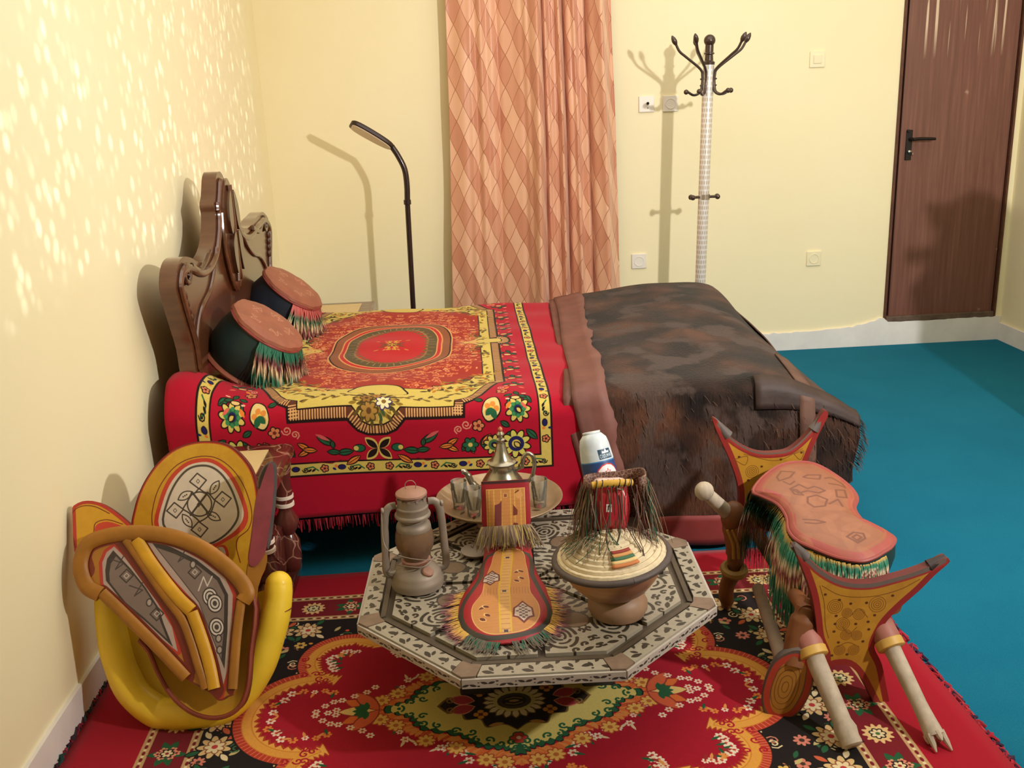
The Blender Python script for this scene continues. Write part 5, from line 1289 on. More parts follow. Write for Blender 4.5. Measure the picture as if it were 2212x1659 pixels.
# ------------------------------------------------------------------ turned wooden bowl with basket lid
def bowl_mat():
    m, nt, b = _nt('turned_bowl_wood')
    f = noise(nt, 5, 5, vscale=(1, 1, 7)); g = noise(nt, 3.2, 2, rough=.3)
    c = ramp(nt, f, [(.3, (168, 112, 66)), (.7, (206, 156, 100))]); c = mixc(nt, ramp(nt, g, [(.50, (0, 0, 0, 1)), (.53, (1, 1, 1, 1))]), c, srgb((140, 84, 54)))
    nt.links.new(c, b.inputs['Base Color']); b.inputs['Roughness'].default_value = .4; b.inputs['Coat Weight'].default_value = .2; return m
WX, WY = .308, 2.05
t = thing('wooden_bowl', (WX, WY, TT), 'turned wooden bowl on a round foot with dark rim at right on the table', 'bowl')
c0 = np.array([WX, WY, TT]); tilt = axis_frame((-.09, -.02, 1))
b = MB(); b.lathe([(.050, 0), (.064, .003), (.0705, .018), (.070, .032), (.062, .048), (.050, .056), (.044, .060)], c0, n=44); b.build('foot', mat('greyish_worn_wood', (154, 120, 94), .5, var=(9, .25), bmp=(40, .2, .002)), t)
b = MB(); b.lathe([(.046, .052), (.060, .058), (.082, .074), (.103, .100), (.117, .128), (.124, .146), (.120, .148), (.110, .124), (.08, .085), (.0, .07)], c0, tilt, n=56); b.build('bowl', bowl_mat(), t)
cr = c0+tilt@np.array([0, 0, .150])
b = MB(); b.tube([cr+tilt@np.array([.131*cos(q), .131*sin(q), 0]) for q in np.linspace(0, 2*pi, 65)], .0095, 12, cap=False, flat=.8); b.build('dark_rim', mat('dark_rim_leather', (84, 72, 68), .55, var=(20, .2)), t)
t = thing('basket_lid', tuple(cr), 'coiled cream straw lid with striped panel on the wooden bowl', 'lid')
M_STRAW = mat('cream_coiled_straw', (222, 204, 170), .7, var=(60, .15), bmp=(120, .3, .002))
pr = [(.124, .0)]
rr_, zz_ = .126, .010
rings = [(.119, .006), (.108, .013), (.097, .020), (.086, .027), (.075, .034), (.064, .040), (.052, .046), (.040, .051), (.028, .055), (.014, .058)]
for k, (r, z) in enumerate(rings):
    b = MB(); nn_ = 72
    pts = [cr+tilt@np.array([(r+.0007*(i % 2))*cos(2*pi*i/nn_), (r+.0007*(i % 2))*sin(2*pi*i/nn_), z+.0012*(i % 2)]) for i in range(nn_+1)]
    b.tube(pts, .0074, 7, cap=False); b.build('straw_coil', M_STRAW, t)
b = MB(); b.lathe([(.116, .0), (.06, .034), (.0, .052)], cr, tilt, 40); b.build('straw_core', M_STRAW, t)
def lidz(r): return interp(r, [0, .014, .064, .119, .127], [.066, .065, .0475, .0135, .009])
STR = [(150, 60, 50), (206, 150, 90), (70, 110, 80), (222, 190, 130), (196, 120, 70)]
for k in range(5):
    r0, r1 = .070+k*.0075, .077+k*.0075; G = np.zeros((2, 8, 3))
    for j in range(8):
        a = -.34+.62*j/7
        for i, r in enumerate((r0, r1)): G[i, j] = cr+tilt@np.array([r*cos(a), r*sin(a), lidz(r)+.0035])
    b = MB(); b.grid(G, flip=False); o = b.build('striped_patch', mat('patch_%d' % k, STR[k], .7, bmp=(90, .2, .001)), t); so = o.modifiers.new('thickness', 'SOLIDIFY'); so.thickness = .003
# the straw pouch that stands on the lid
top = cr+tilt@np.array([0, .01, .060]); bx, by, bz = .306, 2.075, float(top[2])-.004
def mesh_bag_mat():
    m, nt, b = _nt('brown_net_leather')
    tc = N(nt, 'ShaderNodeTexCoord'); v = N(nt, 'ShaderNodeTexVoronoi', feature='DISTANCE_TO_EDGE'); v.inputs['Scale'].default_value = 130; nt.links.new(tc.outputs['Object'], v.inputs['Vector'])
    c = ramp(nt, v.outputs['Distance'], [(.015, (176, 132, 102)), (.06, (88, 54, 44))]); nt.links.new(c, b.inputs['Base Color']); b.inputs['Roughness'].default_value = .6; bump(nt, b, v.outputs['Distance'], .5, .002); return m
M_NET = mesh_bag_mat(); M_PCH = mat('dusty_brown_leather', (116, 92, 72), .65, var=(20, .35), bmp=(40, .4, .003))
t = thing('fringed_carrier', (bx, by, bz), 'fringed brown leather carrier standing on the straw lid around the red packet', 'carrier')
n = 30; prof = [(.0, .0, .0), (.080, .040, .0), (.083, .043, .02), (.078, .040, .06), (.074, .037, .10), (.072, .036, .122)]
V = np.zeros((len(prof)-1, n, 3))
for i, (rx, ry, z) in enumerate(prof[1:]):
    for j in range(n):
        a = -pi/2+.62+(2*pi-1.24)*j/(n-1); se = lambda c_: abs(c_)**.6*(1 if c_ > 0 else -1)
        V[i, j] = (bx+.004+rx*se(cos(a)), by+.012+ry*se(sin(a)), bz+z+(.012*max(0, cos(a)) if i == len(prof)-2 else 0))
b = MB(); b.grid(V); o = b.build('carrier_wall', M_NET, t, angle=180); so = o.modifiers.new('thickness', 'SOLIDIFY'); so.thickness = .004
b = MB(); b.lathe([(.0, .004), (.078, .004), (.079, .0), (.0, -.0)], (bx+.004, by+.012, bz), n=30, sy=.52); b.build('carrier_base', M_PCH, t)
M_YEL = mat('yellow_wrapped_stick', (206, 160, 60), .5, var=(30, .15))
b = MB(); b.tube(smooth_open([(bx-.054, by-.034, bz+.124), (bx-.02, by-.038, bz+.128), (bx+.018, by-.036, bz+.127), (bx+.036, by-.030, bz+.124)], 5), .0085, 12); st = b.build('yellow_roll', M_YEL, t)
for k in range(7):
    b = MB(); x = bx-.046+.013*k; b.tube([(x+.0095*sin(q)*.25, by-.0365-.0092*cos(q), bz+.1265+.0092*sin(q)) for q in np.linspace(0, 2*pi, 13)], .0012, 5, cap=False); b.build('lashing', M_BLACK, st)
b = MB()
for k in range(330):
    a = rng.uniform(-pi-.4, .5); 
    ca, sa = cos(a), sin(a); se = lambda c_: abs(c_)**.6*(1 if c_ > 0 else -1)
    if abs(a+pi/2) < .7 and rng.random() < .84: continue
    root = np.array([bx+.004+.078*se(ca), by+.012+.042*se(sa), bz+.118*rng.random()**.35])
    def stop(p):
        q = p-cr; r = math.hypot(q[0], q[1]); zl = cr[2]+lidz(min(r, .127))+.006 if r < .132 else cr[2]+.006
        p[2] = max(p[2], zl+rng.random()*.004) if r < .14 else p[2]; return p
    col = rng.choice([(104, 84, 66), (120, 98, 76), (86, 70, 60), (134, 110, 84), (30, 88, 62), (110, 50, 44), (150, 124, 90), (96, 62, 60)])
    strand(b, root, np.array([ca*.26, sa*.24, -.95]), rng.uniform(.09, .16), .0026, [(1, col)], sag=.12, jit=.2, seg=6, stop=stop)
tag(b.build('hanging_thongs', vmat('dyed_strands'), t), kind='stuff')
b = MB()
for k in range(9):
    x = bx-.045+.011*k; P = smooth_open([(x, by-.046, bz+.125), (x+rng.gauss(0, .006), by-.060, bz+.07), (x+rng.gauss(0, .012), by-.068, bz+.02), (x+rng.gauss(0, .02), by-.098, cr[2]+lidz(.10)+.008), (x+rng.gauss(0, .03), by-.128, cr[2]+lidz(.127)+.006)], 4)
    b.tube(P[:rng.randint(9, 17)], .0011, 5, col=[srgb(rng.choice([(60, 84, 60), (112, 84, 60), (70, 52, 44), (130, 100, 72)]))[:3]])
tag(b.build('loose_strings', vmat('dyed_strands'), t), kind='stuff')
b = MB()
for k in range(170):                                         # stray straw lying over the lid, thickest at the left and back
    a = rng.gauss(-pi*.62, .75); r0 = rng.uniform(.035, .07); r1 = r0+rng.uniform(.03, .06); da = rng.gauss(0, .25); P = []
    for q in range(5):
        r = r0+(r1-r0)*q/4; aa = a+da*q/4; P.append(cr+np.array([r*sin(aa), -r*cos(aa)*1.0, lidz(min(r, .127))+.007+.002*rng.random()]))
    b.tube(P, .0011, 4, col=[srgb(rng.choice([(120, 100, 76), (150, 126, 92), (96, 78, 60), (134, 112, 84), (50, 84, 60)]))[:3]])
tag(b.build('stray_straw', vmat('dyed_strands'), t), kind='stuff')
# red packet
def paint_packet():
    c = Can(0, 0, 1, 1, 200, (196, 44, 56))
    c.rect(0, .88, 1, 1, (232, 200, 190)); 
    for k in range(9): c.rect(.06+.05*k, .91, .095+.05*k, .95, (150, 60, 60))
    c.poly([(.55, .75), (.75, .85), (.9, .7), (.95, .4), (.80, .2), (.72, .5)], (210, 70, 76)); c.line([(.62, .86), (.78, .84), (.86, .68)], .03, (240, 220, 210)); c.rect(.36, .40, .50, .56, (246, 240, 232)); c.rect(.40, .44, .43, .53, (110, 90, 90)); c.line([(.42, .53), (.47, .50), (.45, .43)], .02, (110, 90, 90))
    for k in range(5): c.line([(0, .2+.15*k), (1, .22+.15*k)], .008, (170, 30, 44), .5)
    c.line([(.33, .98), (.36, .02)], .02, (170, 30, 44)); return c
t = thing('red_packet', (bx-.012, by-.02, bz), 'crumpled red paper packet with small white label inside the fringed carrier', 'packet')
fr = Fr((bx-.012, by-.016, bz+.006), (1, 0, -.03), (0, .12, 1))
P = smooth_closed([(-.036, .002), (0, -.001), (.036, .002), (.044, .03), (.045, .06), (.040, .09), (.034, .116), (0, .118), (-.034, .116), (-.042, .09), (-.044, .05)], 3)
class PU:
    @staticmethod
    def uv(P): P = np.asarray(P); return np.c_[(P[:, 0]+.045)/.09, P[:, 1]/.118]
b = MB(); b.pad(P, fr, [(.75, -.034), (.95, -.026), (1.0, -.008), (.97, .008), (.8, .017), (.5, .022), (.15, .024)], PU); b.build('packet_paper', imat('red_packet_paper', paint_packet().image('packet_print'), .3, grain=(30, .2), coat=.3), t, angle=60)
b = MB(); b.tube(smooth_open([(bx-.02, by-.05, bz+.118), (bx-.017, by-.055, bz+.07), (bx-.018, by-.054, bz+.03)], 4), .0014, 5); b.build('string', M_PCH, t)
# sugar loaf in white and blue paper
def paint_loaf():
    c = Can(0, 0, 1, 1, 420, (206, 216, 226))
    c.rect(0, -.1, 1, .655, (34, 68, 128)); c.rect(0, .655, 1, .668, (60, 130, 190))
    for k in range(30): c.ell(rng.random(), .76+.24*rng.random(), .03, .05, (224, 230, 234), rng.uniform(0, 3), .4)
    # round red and white emblem with a star, low on the right of the face
    ex, ey = .325, .43
    c.ell(ex, ey, .135, .20, (200, 50, 60)); c.ell(ex, ey, .124, .184, (238, 234, 234)); c.ell(ex, ey-.04, .08, .11, (204, 60, 70)); c.ell(ex+.01, ey-.05, .066, .09, (238, 230, 230))
    st = [(ex+(.030 if k % 2 == 0 else .012)*sin(k*pi/5), ey+.10+(.040 if k % 2 == 0 else .016)*cos(k*pi/5)) for k in range(10)]; c.poly(st, (240, 236, 236)); c.line(st, .006, (204, 60, 70), closed=True)
    for k in range(3): c.rect(ex-.02+.003*k, ey-.075+.03*k, ex+.04-.003*k, ey-.062+.03*k, (204, 70, 80))
    # dark blue badge: a white crown-like mark over one line of small white capitals
    bx0, bx1, by0, by1 = .265, .418, .685, .80; w = bx1-bx0
    c.poly([(bx0, by0), (bx1, by0), (bx1-.008, by1), (bx0-.006, by1)], (20, 60, 88)); c.poly([(bx0+w*f, by0+.135*g) for f, g in ((.22, .48), (.80, .48), (.84, .70), (.66, .62), (.52, .88), (.40, .62), (.26, .72))], (230, 240, 244))
    F = {'C': '0111/1000/1000/1000/0111', 'O': '0110/1001/1001/1001/0110', 'S': '0111/1000/0110/0001/1110', 'U': '1001/1001/1001/1001/0110', 'M': '1001/1111/1111/1001/1001', 'A': '0110/1001/1111/1001/1001', 'R': '1110/1001/1110/1010/1001'}
    px, py = w/38, .0085
    for i, g in enumerate('COSUMAR'):
        for r_, row in enumerate(F[g].split('/')):
            for q, v in enumerate(row):
                if v == '1': x = bx0+w*.05+(i*5+q)*px; y = by0+.012+(4-r_)*py; c.rect(x, y, x+px*1.05, y+py*1.05, (226, 238, 244))
    return c
A0 = np.array([.301, 2.134, bz+.006]); A1 = np.array([.271, 2.19, .684]); axl = A1-A0; Ll = np.linalg.norm(axl)
t = thing('sugar_loaf', tuple(A0), 'sugar loaf in blue and white paper leaning behind the red packet', 'sugar loaf')
Rl = axis_frame(axl, (0, -1, 0)); n = 40
b = MB(); b.lathe([(.043, 0), (.0435, .01), (.042, Ll*.4), (.039, Ll*.7), (.0355, Ll*.86), (.032, Ll*.93), (.022, Ll*.985), (.008, Ll*1.0)], A0, Rl, n, uv=True)
# v follows the length, not the ring count
hs = [0, .01/Ll, .4, .7, .86, .93, .985, 1.0]; b.u = [((u+.0) % 1.0, hs[min(int(round(v*7)), 7)]) for u, v in b.u]
b.build('paper_wrap', imat('sugar_loaf_paper', paint_loaf().image('sugar_paper_print'), .45, grain=(30, .12), bmp=0), t)
b = MB(); b.prism(smooth_closed([(-.018, -.004), (.014, -.006), (.022, .006), (.004, .016), (-.016, .010)], 3), Fr(A0+axl*.985, Rl[:, 0], Rl[:, 1]), .004, front=.006); b.build('paper_fold', mat('white_paper', (226, 230, 232), .5), t)

# ================================================================== PAINTED SADDLE LEANING AT THE LEFT
Z2 = zz(60, 920, .41); Z4 = lambda pts: [(1480+a*.4695, 880+q*.4702) for a, q in pts]
OCH, OC2, YLW, RDB, DRB, GRY, DGR, WHT, PNK = (164, 108, 34), (160, 100, 30), (222, 172, 40), (186, 52, 40), (112, 34, 24), (168, 146, 136), (66, 54, 52), (222, 208, 188), (190, 150, 140)
def lean(y0, k, x0=-.75, m=0.0): return Fr((x0, y0, 0), (1, m, 0), (0, k, 1))
def canvas_for(P2, bg, ppm=1500): 
    lo = P2.min(0)-.006; hi = P2.max(0)+.006
    return Can(lo[0], lo[1], hi[0], hi[1], ppm, bg)
M_YPAD = mat('yellow_vinyl_padding', (244, 206, 54), .45, var=(7, .12), bmp=(10, .3, .006), coat=.1)
M_OCH = mat('ochre_painted_leather', OCH, .45, var=(16, .2), bmp=(60, .2, .002))
M_DRL = mat('dark_red_leather', (104, 36, 34), .5, var=(14, .25), bmp=(40, .2, .002))
M_YRIB = mat('yellow_painted_rib', (214, 158, 34), .42, var=(16, .18))
sd = thing('painted_saddle', (-.75, 2.12, .012), 'yellow painted camel saddle with fan shaped front leaning on wall and nightstand at left', 'saddle')
# yellow padded roll
fr = lean(2.085, .5)
cl = fr.at(Z2([(425, 900), (440, 1060), (482, 1250), (560, 1410), (690, 1510), (830, 1548), (970, 1522), (1100, 1435), (1205, 1300), (1275, 1110), (1315, 940), (1322, 835)]))
pc3 = fr.p3(smooth_open(cl, 6)); pc3[:, 2] = np.maximum(pc3[:, 2], .049)
nn_ = len(pc3); rad = [.0335+.0045*min(1, 6*min(i, nn_-1-i)/nn_)+.0006*sin(i*.9) for i in range(nn_)]
b = MB(); b.tube(pc3, rad, 18); b.sphere(pc3[-1], rad[-1]*1.0, 18, 11); b.sphere(pc3[0], rad[0], 18, 11); b.build('padded_roll', M_YPAD, sd, angle=70)
for k in (-8, -14):
    b = MB(); p = pc3[k]; b.tube([p+np.array([.0372*cos(a), -.0372*sin(a)*.9, .004*sin(a*2)]) for a in np.linspace(-.2, .9, 8)], .0014, 5); b.build('seam', M_DRL, sd)
# yellow lining sheet inside the roll
frl = lean(2.125, .5); q = frl.at(Z2([(430, 890), (520, 950), (700, 1000), (1000, 1000), (1290, 850), (1262, 1120), (1190, 1300), (1090, 1430), (960, 1500), (820, 1520), (690, 1480), (570, 1390), (490, 1240)]))
b = MB(); b.pad(smooth_closed(q, 3), frl, [(1, -.012), (1, 0), (.8, -.006), (.4, -.02)]); b.build('yellow_lining', M_YPAD, sd)
# oval back board
fo_ = lean(2.235, .35)
ov = smooth_closed(fo_.at(Z2([(548, 560), (560, 440), (600, 320), (670, 210), (760, 128), (860, 88), (960, 80), (1050, 98), (1120, 150), (1180, 232), (1210, 340), (1212, 450), (1195, 590), (1172, 720), (1150, 860), (1000, 900), (800, 860), (620, 760)])), 4)
c = canvas_for(ov, (214, 160, 40)); T = lambda pts: fo_.at(Z2(pts))
for k in range(60):
    p = ov[rng.randrange(len(ov))]; c.ell(p[0]*.8+rng.gauss(0, .03), p[1]+rng.gauss(0, .03), .03, .015, rng.choice([(204, 146, 34), (222, 172, 52)]), rng.uniform(0, 3), .3)
c.line(ov, .012, RDB, closed=True); c.line(ov, .006, DRB, closed=True)
c.line(smooth_open(T([(660, 560), (655, 460), (690, 330), (770, 220), (870, 168), (980, 165), (1070, 220), (1140, 320), (1180, 450), (1165, 540), (1110, 590), (1100, 640), (1120, 720)]), 5), .0022, DRB)
c.poly(smooth_closed(T([(672, 540), (690, 400), (740, 280), (820, 200), (900, 172), (980, 178), (1060, 235), (1120, 330), (1162, 460), (1140, 540), (1060, 600), (950, 650), (800, 620)]), 4), (206, 66, 46))
c.poly(smooth_closed(T([(692, 530), (712, 400), (760, 290), (830, 218), (905, 192), (975, 198), (1045, 250), (1100, 340), (1138, 455), (1112, 530), (1040, 590), (940, 630), (800, 600)]), 4), (226, 210, 190))
c.line(smooth_closed(T([(715, 520), (735, 400), (780, 300), (840, 232), (905, 210), (970, 218), (1030, 265), (1080, 350), (1110, 455), (1085, 525), (1020, 590), (930, 625), (800, 590)]), 4), .0055, (84, 74, 64), closed=True)
INK = (74, 62, 54)
for x, y in ((897, 292), (1028, 388), (776, 446), (905, 546)):
    d = T([(x-44, y+2), (x-4, y-42), (x+44, y-6), (x+6, y+40)]); c.line(d, .0035, INK, closed=True); c.line(T([(x-9, y), (x, y-11), (x+9, y), (x, y+11)]), .0014, INK, closed=True)
for x, y, a in ((985, 325, 1.0), (828, 368, -2.6), (978, 476, -.5), (840, 500, 2.2)):
    for s_ in (-1, 1):
        t_ = np.linspace(-1, 1, 11); c.line(T([(x+42*v*cos(a)-s_*20*(1-v*v)*sin(a)*-1, y-42*v*sin(a)*1.0+s_*20*(1-v*v)*cos(a)) for v in t_]), .003, INK)
    for v in (-.35, 0, .35): c.ell(*T([(x+30*v*cos(a), y-30*v*sin(a))])[0], .002, .002, INK)
for x0, y0, x1, y1 in ((866, 350, 960, 470), (948, 352, 858, 470)): c.line(T([(x0, y0), (x1, y1)]), .0052, INK)
c.line(T([(905+64*cos(v), 412+64*sin(v)) for v in np.linspace(0, 2*pi, 25)]), .0036, INK)
for pts in ([(900, 332), (882, 352), (868, 356)], [(905, 332), (932, 350), (950, 352)], [(985, 392), (968, 372), (950, 352)], [(985, 398), (972, 440), (960, 468)], [(905, 504), (884, 484), (860, 468)], [(908, 504), (936, 488), (960, 468)], [(818, 440), (846, 456), (860, 468)], [(818, 436), (846, 390), (868, 354)]): c.line(smooth_open(T(pts), 4), .0036, INK)
c.line(T([(892, 415), (900, 405), (910, 415), (900, 427)]), .0018, INK, closed=True)

c.poly(smooth_closed(T([(1000, 640), (1040, 630), (1060, 680), (1040, 730), (1000, 700)]), 3), (206, 66, 46)); c.poly(smooth_closed(T([(1000, 645), (1030, 640), (1045, 680), (1030, 710), (1000, 690)]), 3), (206, 190, 170)); c.line(T([(1005, 650), (1025, 670), (1010, 690)]), .003, INK)
b = MB(); b.prism(ov, fo_, .024, c, mside=1); b.build('back_board', [imat('painted_back_board', c.image('back_board_paint'), .42, grain=(60, .1), coat=.1), M_DRL], sd, bevel=.004)
# left wing
fw_ = Fr((-.95, 2.24, .45), (1, .12, 0), (0, .5, 1))
wg = smooth_closed(fw_.at(Z2([(216, 560), (207, 490), (224, 436), (288, 397), (372, 402), (460, 452), (560, 540), (640, 650), (560, 740), (420, 770), (330, 790), (280, 740), (245, 660)])), 3); wg[:, 0] = np.maximum(wg[:, 0], (XL+.022-fw_.o[0]))
c = canvas_for(wg, (216, 160, 42)); T = lambda pts: fw_.at(Z2(pts)); c.line(wg, .016, (190, 60, 46), closed=True); c.line(smooth_open(T([(250, 640), (232, 540), (236, 460), (280, 425), (350, 425), (430, 462)]), 5), .002, DRB)
c.poly(smooth_closed(T([(355, 560), (365, 520), (420, 505), (500, 530), (540, 570), (400, 600)]), 3), (206, 70, 50)); c.line(smooth_open(T([(348, 560), (358, 512), (420, 495), (500, 518)]), 4), .002, DRB)
b = MB(); b.prism(wg, fw_, .03, c, mside=1); b.build('side_wing', [imat('painted_side_wing', c.image('side_wing_paint'), .42, grain=(60, .1)), M_DRL], sd, bevel=.004)
# pommel seen edge-on: a long dark red tongue with a grey tip
fp = Fr((-.57, 2.2, .35), (1, .3, 0), (0, .35, 1))
b = MB(); b.prism(smooth_closed(fp.at(Z2([(1165, 720), (1180, 600), (1205, 400), (1250, 250), (1278, 195), (1296, 240), (1290, 400), (1262, 620), (1240, 690), (1200, 740)])), 3), fp, .055); b.build('pommel_tongue', mat('worn_red_leather', (136, 56, 62), .5, var=(14, .25), bmp=(40, .2, .002)), sd, bevel=.006)
b = MB(); b.prism(smooth_closed(fp.at(Z2([(1216, 330), (1224, 270), (1250, 215), (1290, 188), (1316, 230), (1308, 420), (1282, 620), (1262, 640), (1290, 420), (1284, 250), (1245, 330)])), 2), fp, .05, front=-.012); b.build('grey_edge', mat('grey_worn_leather', (88, 80, 78), .6, var=(20, .25)), sd, bevel=.003)
b = MB(); b.prism(smooth_closed(fp.at(Z2([(1160, 740), (1200, 700), (1262, 680), (1250, 760), (1215, 850), (1195, 1100), (1180, 1330), (1150, 1380), (1140, 1100), (1150, 880)])), 2), fp, .04, front=-.004); b.build('side_stay', M_OCH, sd, bevel=.004)
# bowl-shaped seat with a red-brown lip
fs = lean(1.99, .58); sh = smooth_closed(fs.at(Z2([(560, 1060), (640, 1190), (690, 1305), (760, 1420), (850, 1500), (950, 1536), (1045, 1528), (1120, 1475), (1160, 1370), (1175, 1200), (1190, 900), (1000, 800), (700, 900)])), 4)
b = MB(); b.pad(sh, fs, [(1, -.05), (1.0, -.004), (.97, .004), (.93, -.004), (.7, -.02), (.3, -.03)], mside=1, nside=1, m=0); b.build('seat_bowl', [mat('yellow_ochre_seat', (196, 146, 44), .45, var=(12, .18)), M_DRL], sd)
b = MB(); e = fs.p3(sh[2:47], .003); b.tube(e, .0055, 8); b.build('seat_lip', mat('red_brown_lip', (140, 64, 44), .5, var=(20, .2)), sd)
# fan shaped front
ff = lean(1.94, .6)
T = lambda pts: ff.at(Z2(pts))
fan = smooth_closed(T([(264, 650), (292, 600), (335, 572), (400, 552), (560, 530), (700, 535), (820, 565), (940, 615), (1040, 690), (1120, 770), (1172, 850), (1166, 905), (1130, 935), (1112, 1100), (1092, 1385), (1050, 1430), (1005, 1448), (950, 1400), (830, 1330), (700, 1200), (520, 1005), (380, 890), (312, 855), (270, 770)]), 3)
c = canvas_for(fan, (176, 116, 34))
gl = T([(455, 635), (415, 665), (392, 720), (398, 830), (500, 955), (600, 1040), (790, 1190), (760, 1060), (640, 860), (560, 740)]); gr = T([(600, 590), (680, 600), (790, 640), (920, 710), (1040, 800), (1080, 890), (1072, 1100), (1050, 1290), (1010, 1440), (985, 1290), (930, 1080), (880, 930), (760, 800)])
for g_, in ((gl,), (gr,)): c.line(g_, .016, RDB, closed=True); c.poly(g_, (182, 160, 152))
g2l = T([(450, 655), (418, 700), (408, 760), (412, 815), (510, 940), (620, 1030), (765, 1165), (715, 1040), (690, 960), (620, 850), (540, 750)]); g2r = T([(640, 598), (760, 640), (890, 705), (1010, 800), (1055, 890), (1052, 1080), (1036, 1280), (1000, 1190), (940, 1040), (900, 930), (800, 800)])
for g_ in (g2l, g2r): c.poly(g_, (58, 48, 48)); m_ = g_.mean(0); c.poly(m_+(g_-m_)*.86, (128, 110, 104))
c.T = [lambda p: p]
for x, y, k in ((470, 720, 0), (520, 790, 1), (570, 860, 0), (640, 930, 2), (680, 990, 1), (800, 680, 0), (880, 770, 1), (935, 830, 3), (960, 900, 4), (985, 935, 4), (995, 1060, 4), (1005, 1120, 2), (1010, 1180, 2), (870, 730, 2)):
    q = T([(x, y)])[0]; r = .016
    if k == 0: c.line(q+np.array([(-r, r*.6), (r, -.2*r), (-.2*r, -r), (r, r)]), .0028, (70, 58, 58))
    elif k == 1: c.line(q+np.array([(-r, 0), (0, r), (r, 0), (0, -r)]), .003, (62, 50, 50), closed=True); c.line(q+np.array([(-r, 0), (0, r), (r, 0), (0, -r)])*.4, .002, (200, 188, 180), closed=True)
    elif k == 2: c.ell(q[0], q[1], .008, .010, (66, 54, 54)); c.ell(q[0], q[1], .005, .007, (176, 160, 152))
    elif k == 3: c.line(q+np.array([(-r, -r), (-.3*r, r), (.3*r, -r*.4), (r, r)]), .003, (210, 200, 194))
    else:
        for rr, col in ((.018, (56, 46, 46)), (.0155, (214, 202, 194)), (.0115, (60, 50, 50)), (.009, (206, 194, 186)), (.005, (70, 58, 58))): c.ell(q[0], q[1], rr, rr*1.25, col, .3)
for pts, w in (([(545, 590), (640, 740), (760, 900), (850, 985), (900, 1110), (945, 1250), (975, 1390)], .052), ([(470, 600), (560, 720), (660, 860), (760, 1000), (820, 1150), (860, 1300)], .02), ([(390, 880), (520, 1000), (700, 1180), (835, 1325)], .038), ([(1130, 915), (1100, 1100), (1080, 1385)], .03)):
    c.line(smooth_open(T(pts), 5), w, (120, 36, 24))
c.line(smooth_open(T([(300, 760), (285, 690), (320, 620), (420, 578), (560, 562), (700, 570), (820, 600), (940, 655), (1040, 730), (1120, 810), (1155, 885)]), 5), .048, (128, 44, 26)); c.line(fan, .007, (120, 40, 26), closed=True)
b = MB(); b.prism(fan, ff, .02, c, mside=1); b.build('fan_front', [imat('painted_fan_front', c.image('fan_front_paint'), .4, grain=(60, .1), bmp=.25, bdist=.002, coat=.1), M_OCH], sd, bevel=.003)
def rib(name, pts, r, m, h=.004, flat=.5):
    b = MB(); q = ff.p3(smooth_open(T(pts), 6), h); b.tube(q, r, 10, flat=flat, upv=tuple(ff.ez)); return b.build(name, m, sd)
rib('cap_rim', [(385, 888), (318, 850), (284, 775), (284, 700), (322, 620), (420, 580), (560, 564), (700, 572), (820, 602), (940, 657), (1040, 732), (1120, 812), (1158, 880), (1135, 925)], .0185, M_OCH, .004)
rib('middle_rib', [(575, 600), (660, 735), (780, 890), (865, 975)], .0155, M_YRIB, .005)
rib('middle_rib', [(868, 982), (915, 1110), (958, 1250), (985, 1385)], .0145, M_YRIB, .005)
rib('inner_rib', [(520, 600), (610, 730), (720, 890), (810, 1010), (860, 1130), (900, 1260), (940, 1385)], .010, M_OCH, .004)
rib('side_rib', [(395, 880), (520, 1000), (700, 1180), (838, 1328)], .0135, M_OCH, .005)
rib('side_rib', [(1128, 920), (1105, 1100), (1082, 1385)], .011, M_OCH, .005)
# something blue half hidden behind the roll
t = thing('blue_bottle', (-.60, 2.46, .012), 'blue plastic bottle mostly hidden behind the yellow saddle roll', 'bottle')
b = MB(); b.lathe([(.024, 0), (.030, .004), (.031, .05), (.029, .06), (.031, .07), (.028, .085), (.012, .098), (.011, .11)], (-.598, 2.45, .0125), n=28); b.build('body', mat('blue_plastic', (24, 84, 170), .3, coat=.3), t)
b = MB(); b.lathe([(.0135, .104), (.0135, .118), (0, .119)], (-.598, 2.45, .0125), n=20); b.build('cap', mat('blue_plastic', (24, 84, 170)), t)

# ================================================================== CAMEL SADDLE AT THE RIGHT
M_BONE = mat('bleached_pole_wood', (186, 170, 150), .65, var=(10, .2), bmp=(18, .3, .004), vs=(4, 4, .8))
M_GREYT = mat('grey_worn_tip', (96, 86, 82), .6, var=(20, .3))
M_BRNL = mat('brown_saddle_leather', (128, 78, 44), .5, var=(10, .3), bmp=(30, .25, .003))
def paint_fork(P2, T, spots, rings_, rim, seed, lines=()):
    c = canvas_for(P2, (186, 134, 42)); r = random.Random(seed)
    for k in range(50): p = P2[r.randrange(len(P2))]; c.ell(p[0]+r.gauss(0, .03), p[1]+r.gauss(0, .03), .03, .014, r.choice([(172, 118, 36), (200, 150, 54)]), r.uniform(0, 3), .35)
    c.line(P2, .030, (146, 42, 38), closed=True)
    for pts in lines: c.line(smooth_open(T(pts), 5), .0018, (120, 74, 24))
    for (x, y), R_ in rings_:
        q = T([(x, y)])[0]
        for rr in (R_, R_*.72, R_*.45, R_*.2): t_ = np.linspace(0, 2*pi, 25); c.line(np.c_[q[0]+rr*np.cos(t_), q[1]+rr*np.sin(t_)], .0017, (132, 84, 26))
    for x, y in spots: q = T([(x, y)])[0]; c.ell(q[0], q[1], .0038, .0032, (90, 50, 20))
    if rim: c.line(smooth_open(T(rim), 6), .024, (160, 54, 46)); c.line(smooth_open(T(rim), 6), .014, (112, 98, 90))
    return c
sr = thing('camel_saddle', (.84, 2.25, .012), 'wooden camel saddle with horned yellow forks, tan seat and bleached poles at right', 'saddle')
